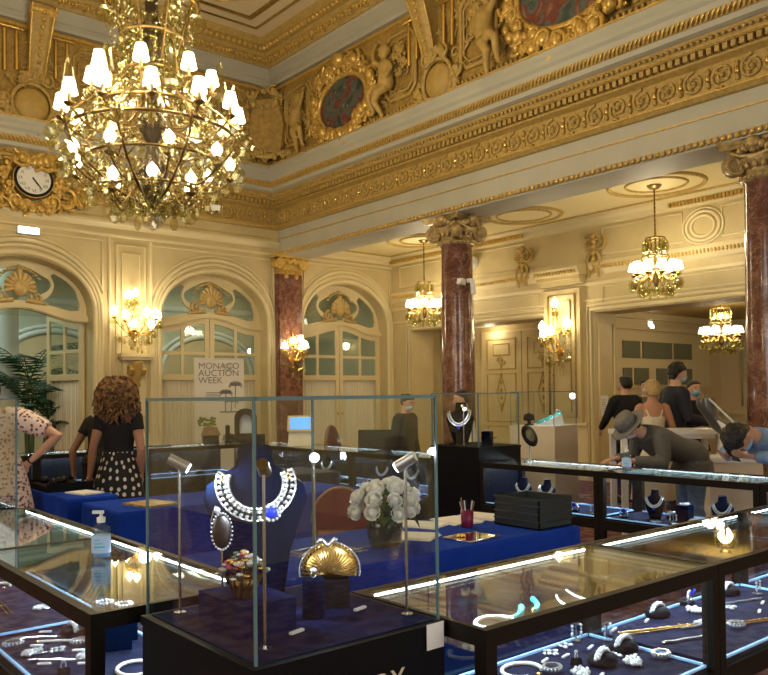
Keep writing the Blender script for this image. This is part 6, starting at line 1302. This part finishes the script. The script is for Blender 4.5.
    if kind=='afro':
        q=random.Random(9); m.sph(Hd((0,.045,.075)),(.185,.155,.165),20,14); m.sph(Hd((0,.05,-.03)),(.19,.13,.12),16,12); m.sph(Hd((-.10,.04,-.08)),(.10,.10,.10),10,8); m.sph(Hd((.10,.04,-.08)),(.10,.10,.10),10,8)
        for i in range(420):
            a=q.uniform(0,6.28); z=q.uniform(-.17,.24); r=.195*math.sqrt(max(.08,1-((z-.03)/.23)**2))*(1. if z>-.05 else 1.02); y=.045+r*.84*sin(a)
            if y<-.06 and -.06<z<.12: continue
            p=Hd((r*cos(a),y,z)); m.tube([p,p+Vector((q.uniform(-.02,.02),q.uniform(-.02,.02),-.02)),p+Vector((q.uniform(-.03,.03),q.uniform(-.03,.03),-.05))],[.013,.012,.006],4)
    if m.v:
        ho=m.build('hair',hm_,t)
        if kind!='afro': remesh(ho,.009,1)
    if mask:
        m=MB(); n=11; G=[]
        for z,w,y in ((-.012,.040,-.064),(.005,.056,-.088),(.03,.062,-.106),(.052,.060,-.110),(.068,.050,-.100)): G.append([Hd((w*sin(a),y*cos(a)*.98+(-.0),z)) for a in [-1.25+2.5*i/(n-1) for i in range(n)]])
        G2=[[p+ (HM.to_3x3()@Vector((0,.004,0))) for p in g] for g in G]
        m.loft(G,closed=False,cap=False); m.loft(G2,closed=False,cap=False)
        for s in (-1,1):
            for z in (.0,.06): m.tube([Hd((s*.055,-.045,z)),Hd((s*.077,.018,.075))],.002,4)
        m.build('face_mask',mask,t)
    # clothes
    kind,cm=top; m=MB(); g=dict(tee=.012,dress=.012,jacket=.026,shirt=.018,strap=.010)[kind]; zb=.96 if kind in('tee','strap','dress') else .80
    S=[s for s in SEC if zb-.01<=s[0]<=(1.47 if kind in('jacket','shirt') else 1.445)]
    if kind=='strap': S=[s for s in S if s[0]<=1.30]
    if kind in('jacket','shirt') and len(S)>2: S=[(.80,.200,.150,.01),(.88,.182,.135,.01)]+[(z,max(a,.150),b_,o_) for z,a,b_,o_ in S if z>.85]
    m.loft(rings(S,g))
    if kind!='strap':
        ln=dict(tee=.42,dress=.62,jacket=1.92,shirt=1.9)[kind]
        for s in (-1,1):
            e,w=Vector(A[s][0]),Vector(A[s][1]); S0=sh[s]; P=[S0-(e-S0)*.12+Vector((-s*.03,0,0)),S0,lp(S0,e,min(.42,ln))]; rr=[.046+g,.057+g,.054+g*.7]
            if kind=='dress': P=[P[0],S0,lp(S0,e,.3),lp(S0,e,.75)]; rr=[.06,.085,.10,.075]
            if ln>1: P+=[lp(S0,e,.8),e,lp(e,w,.4),lp(e,w,.92)]; rr+=[.046+g*.6,.045+g*.6,.042+g*.6,.033+g*.5]
            m.tube(P,rr,12)
    else:
        for s in (-1,1): m.tube([T((s*.10,-.10,1.28)),T((s*.105,-.02,1.415)),T((s*.095,.07,1.36)),T((s*.04,.105,1.22))],.017,6)
    co=m.build('dress_bodice' if kind=='dress' else dict(tee='t_shirt',jacket='jacket',shirt='shirt',strap='dress_top')[kind],cm,t); remesh(co,.0125,1)
    if kind=='jacket' and extra!='nocollar':
        m=MB(); m.tube([T((-.05,-.10,1.30)),T((-.075,-.06,1.42)),T((-.05,.05,1.46)),T((.05,.05,1.46)),T((.075,-.06,1.42)),T((.05,-.10,1.30))],.016,6); m.build('shirt_collar','cloth_white' if extra is None else extra,t)
    kind,cm=bottom; m=MB()
    if kind=='trousers':
        S=[s for s in SEC if s[0]<=1.01]; m.loft(rings([(.82,.12,.10,0)]+S[1:],.014))
        for s in (-1,1): m.tube([(s*.085,.005,.92),(s*.092,.0,.80),(s*.095,-.005,.65),kn[s],(s*.094,.012,.36),(s*.092,.03,.20),(s*.09,.03,.10)],[.09,.100,.084,.070,.066,.060,.058],12)
        co=m.build('trousers',cm,t); remesh(co,.014,1)
    else:
        hem={'midi':.30,'knee':.48}.get(kind,.3); n=40; G=[]
        for z in (1.06,1.0,.93,.82,.65,.48,hem):
            if z<hem-.001: continue
            f_=(1.06-z)/(1.06-hem); a0=.142+.07*min(1,f_*2.2)+.06*f_; b0=.112+.06*min(1,f_*2.2)+.07*f_; G.append([T((a0*(1+.035*f_*sin(i*7*2*PI/n*1.0))*cos(x),.005+b0*(1+.035*f_*sin(i*7*2*PI/n))*sin(x),z)) for i,x in enumerate([2*PI*i/n for i in range(n)])])
        m.loft(G); m.build('skirt',cm,t)
    for s in (-1,1):
        m=MB(); m.loft([[(s*.098+w*cos(a),-.055+d*sin(a),z) for a in [2*PI*i/16 for i in range(16)]] for z,w,d in ((.0,.046,.135),(.02,.048,.138),(.05,.045,.12),(.085,.042,.075))]); m.build('shoe',shoes,t)
    t['_h']=1; del t['_h']; return t,HM,T,A
CAM=-.70  # facing the camera
person('woman with big curly hair in black t-shirt and polka dot skirt, seen from behind',(2.93,7.36,0),2.50,1.68,'skin_tan',0,0,(0,0),{1:((.23,.02,1.10),(.30,-.10,.80),(.1,-.6,-.5),(0,-.2,1)),-1:((-.22,.05,1.08),(-.20,-.05,.84))},('afro','hair_curly'),('tee','cloth_black'),('midi','polka'),fem=True)
person('person in black t-shirt leaning over the left table, face hidden behind the curly hair',(3.09,8.30,0),2.3,1.60,'skin_brown',.25,0,(.3,0),{1:((.30,.0,1.06),(.30,-.02,.80)),-1:((-.22,-.05,1.06),(-.18,-.25,.84))},('short','hair_dark'),('tee','cloth_black'),('trousers','cloth_black'),fem=True)
t,HM,T_,A_=person('woman in a pale floral dress at the left edge, hand on her hip',(1.90,7.26,0),2.55,1.70,'skin',0,.16,(0,.2),{-1:((-.47,.06,1.24),(-.19,-.03,1.0),(.6,-.3,-.4),(-.3,-.9,.2)),1:((.26,.03,1.10),(.26,-.05,.86))},('long','hair_brown'),('dress','floral'),('midi','floral'),fem=True)
m=MB(); e,w=Vector(A_[-1][0]),Vector(A_[-1][1]); m.tube([lp(e,w,.84)+Vector((.034*cos(a),.02*cos(a),.034*sin(a))) for a in [2*PI*i/14 for i in range(14)]],.008,5,True); m.build('wristwatch','black',t)
person('masked woman with tied back hair and black jacket standing behind the far showcase',(6.46,7.36,0),.25,1.53,'skin',.08,0,(.28,-.15),{-1:((-.25,.0,1.10),(-.22,-.08,.86)),1:((.25,.0,1.10),(.22,-.08,.86))},('bun','hair_brown'),('jacket','cloth_black'),('trousers','cloth_black'),'mask_white',True,extra='nocollar')
person('person with short dark hair seen through the glass of the black plinth case',(6.80,6.62,0),-2.2,1.57,'skin',.1,0,(.1,0),None,('short','hair_brown'),('shirt','warm_white'),('trousers','cloth_navy'))
HATMAN=person('man in a grey hat and grey jacket bending low over the far showcase',(6.975,3.93,0),-2.06,1.72,'skin',1.17,0,(-.2,-.25),{-1:((-.27,-.44,.90),(-.14,-.66,.92),(0,-.8,-.1),(0,0,1)),1:((.27,-.42,.90),(.14,-.66,.92),(0,-.8,-.1),(0,0,1))},('short','hair_dark'),('jacket','cloth_grey'),('trousers','jeans'),'mask_white',extra='cloth_denim')
def hat(t,HM):
    m=MB(); tl=HM@Matrix.Translation((0,.008,.10))@Matrix.Rotation(-.10,4,'X')
    m.join(MB().lathe([(.165,-.005),(.170,.0),(.155,.006),(.10,.004),(.094,.01),(.098,.02),(.096,.075),(.088,.10),(.06,.112),(.02,.100),(0,.098)],28,sx=.92,sy=1.06),tl); m.build('hat','cloth_hat',t); m=MB(); m.join(MB().lathe([(.0975,.012),(.0995,.014),(.0995,.040),(.0975,.042)],28,sx=.93,sy=1.07),tl); m.build('hat_band','cloth_grey',t)
hat(HATMAN[0],HATMAN[1])
t,HM,T_,A_=person('dark haired man in a blue denim shirt at the right edge, bending over his phone',(6.60,2.745,0),-1.96,1.76,'skin_tan',1.18,0,(.62,.10),{-1:((-.32,-.46,1.02),(-.12,-.60,1.0),(.2,-.7,.1),(-.3,-.5,-.8)),1:((.32,-.44,1.02),(.10,-.58,1.01),(-.2,-.7,.1),(.3,-.5,-.8))},('tousled','hair_dark'),('shirt','cloth_denim'),('trousers','jeans'),'mask_blue')
w=(T_((0,0,0)) if 0 else Vector((-.02,-.66,1.02))); ph=thing('mobile_phone','black mobile phone held by the man in the denim shirt','phone',(0,0,0)); M=Matrix.Translation((6.60,2.745,0))@Matrix.Rotation(-1.96,4,'Z')@Matrix.Scale(1.78/1.7,4)
p=M@w; ph.location=p; ph.rotation_euler=(-.9,0,-1.96); MB().box((0,0,0),(.075,.150,.009)).build('case','black',ph); MB().box((0,0,.005),(.068,.140,.001)).build('screen','window_dark',ph)
person('blonde woman in a cream strappy dress, seen from behind',(8.50,5.26,0),2.45,1.66,'skin_tan',0,0,(.1,0),None,('bob','hair_blonde'),('strap','cloth_cream'),('midi','cloth_cream'),fem=True)
person('tall man in a dark suit and blue mask standing in profile beside the blonde woman',(8.98,5.28,0),.95,1.86,'skin',.08,0,(.18,0),{-1:((-.25,-.06,1.12),(-.18,-.34,1.06),(0,-.8,-.1),(0,0,1)),1:((.26,.03,1.10),(.22,-.10,.88))},('tousled','hair_dark'),('jacket','cloth_navy'),('trousers','cloth_navy'),'mask_blue')
person('dark haired woman in black with a blue mask, facing the room',(9.62,5.37,0),-.55,1.66,'skin',.05,0,(.05,0),{-1:((-.24,-.05,1.10),(-.10,-.28,1.10)),1:((.24,-.05,1.10),(.10,-.28,1.10))},('bun','hair_dark'),('jacket','cloth_black'),('trousers','cloth_navy'),'mask_blue',True,extra='nocollar')
person('person in a black shirt seen from behind, leftmost in the wide doorway',(9.86,6.52,0),2.75,1.74,'skin',0,0,(0,0),{1:((.25,-.10,1.12),(.2,-.3,1.0)),-1:((-.28,-.18,1.22),(-.30,-.42,1.25))},('short','hair_dark'),('shirt','cloth_black'),('trousers','cloth_black'))
person('dark haired person with a mask half hidden behind the person in the black shirt',(10.75,6.75,0),-1.0,1.70,'skin',0,0,(0,0),None,('short','hair_dark'),('shirt','cloth_grey'),('trousers','cloth_black'),'mask_white')
# ------------------------------------------------------------ camera
cam=bpy.data.cameras.new('camera'); co=bpy.data.objects.new('camera',cam); COL.objects.link(co); SC.camera=co
cam.sensor_fit='HORIZONTAL'; cam.sensor_width=36; cam.lens=36*807.65/768; cam.shift_y=(376.06-337.5)/768; cam.clip_start=.05
yw,pt,rl=.6967094,.0224084,-.0117439
f=Vector((sin(yw)*cos(pt),cos(yw)*cos(pt),sin(pt))); r0=Vector((cos(yw),-sin(yw),0)); u0=r0.cross(f); r=r0*cos(rl)+u0*sin(rl); u=u0*cos(rl)-r0*sin(rl)
co.matrix_world=Matrix(((r.x,u.x,-f.x,0),(r.y,u.y,-f.y,0),(r.z,u.z,-f.z,1.55),(0,0,0,1)))
vs=SC.view_settings; vs.view_transform='Standard'; vs.look='None'; vs.gamma=1; vs.exposure=0.3; vs.use_curve_mapping=False
c=SC.cycles; c.max_bounces=9; c.diffuse_bounces=4; c.glossy_bounces=4; c.transmission_bounces=4; c.transparent_max_bounces=28; c.caustics_reflective=False; c.caustics_refractive=False; c.sample_clamp_indirect=4
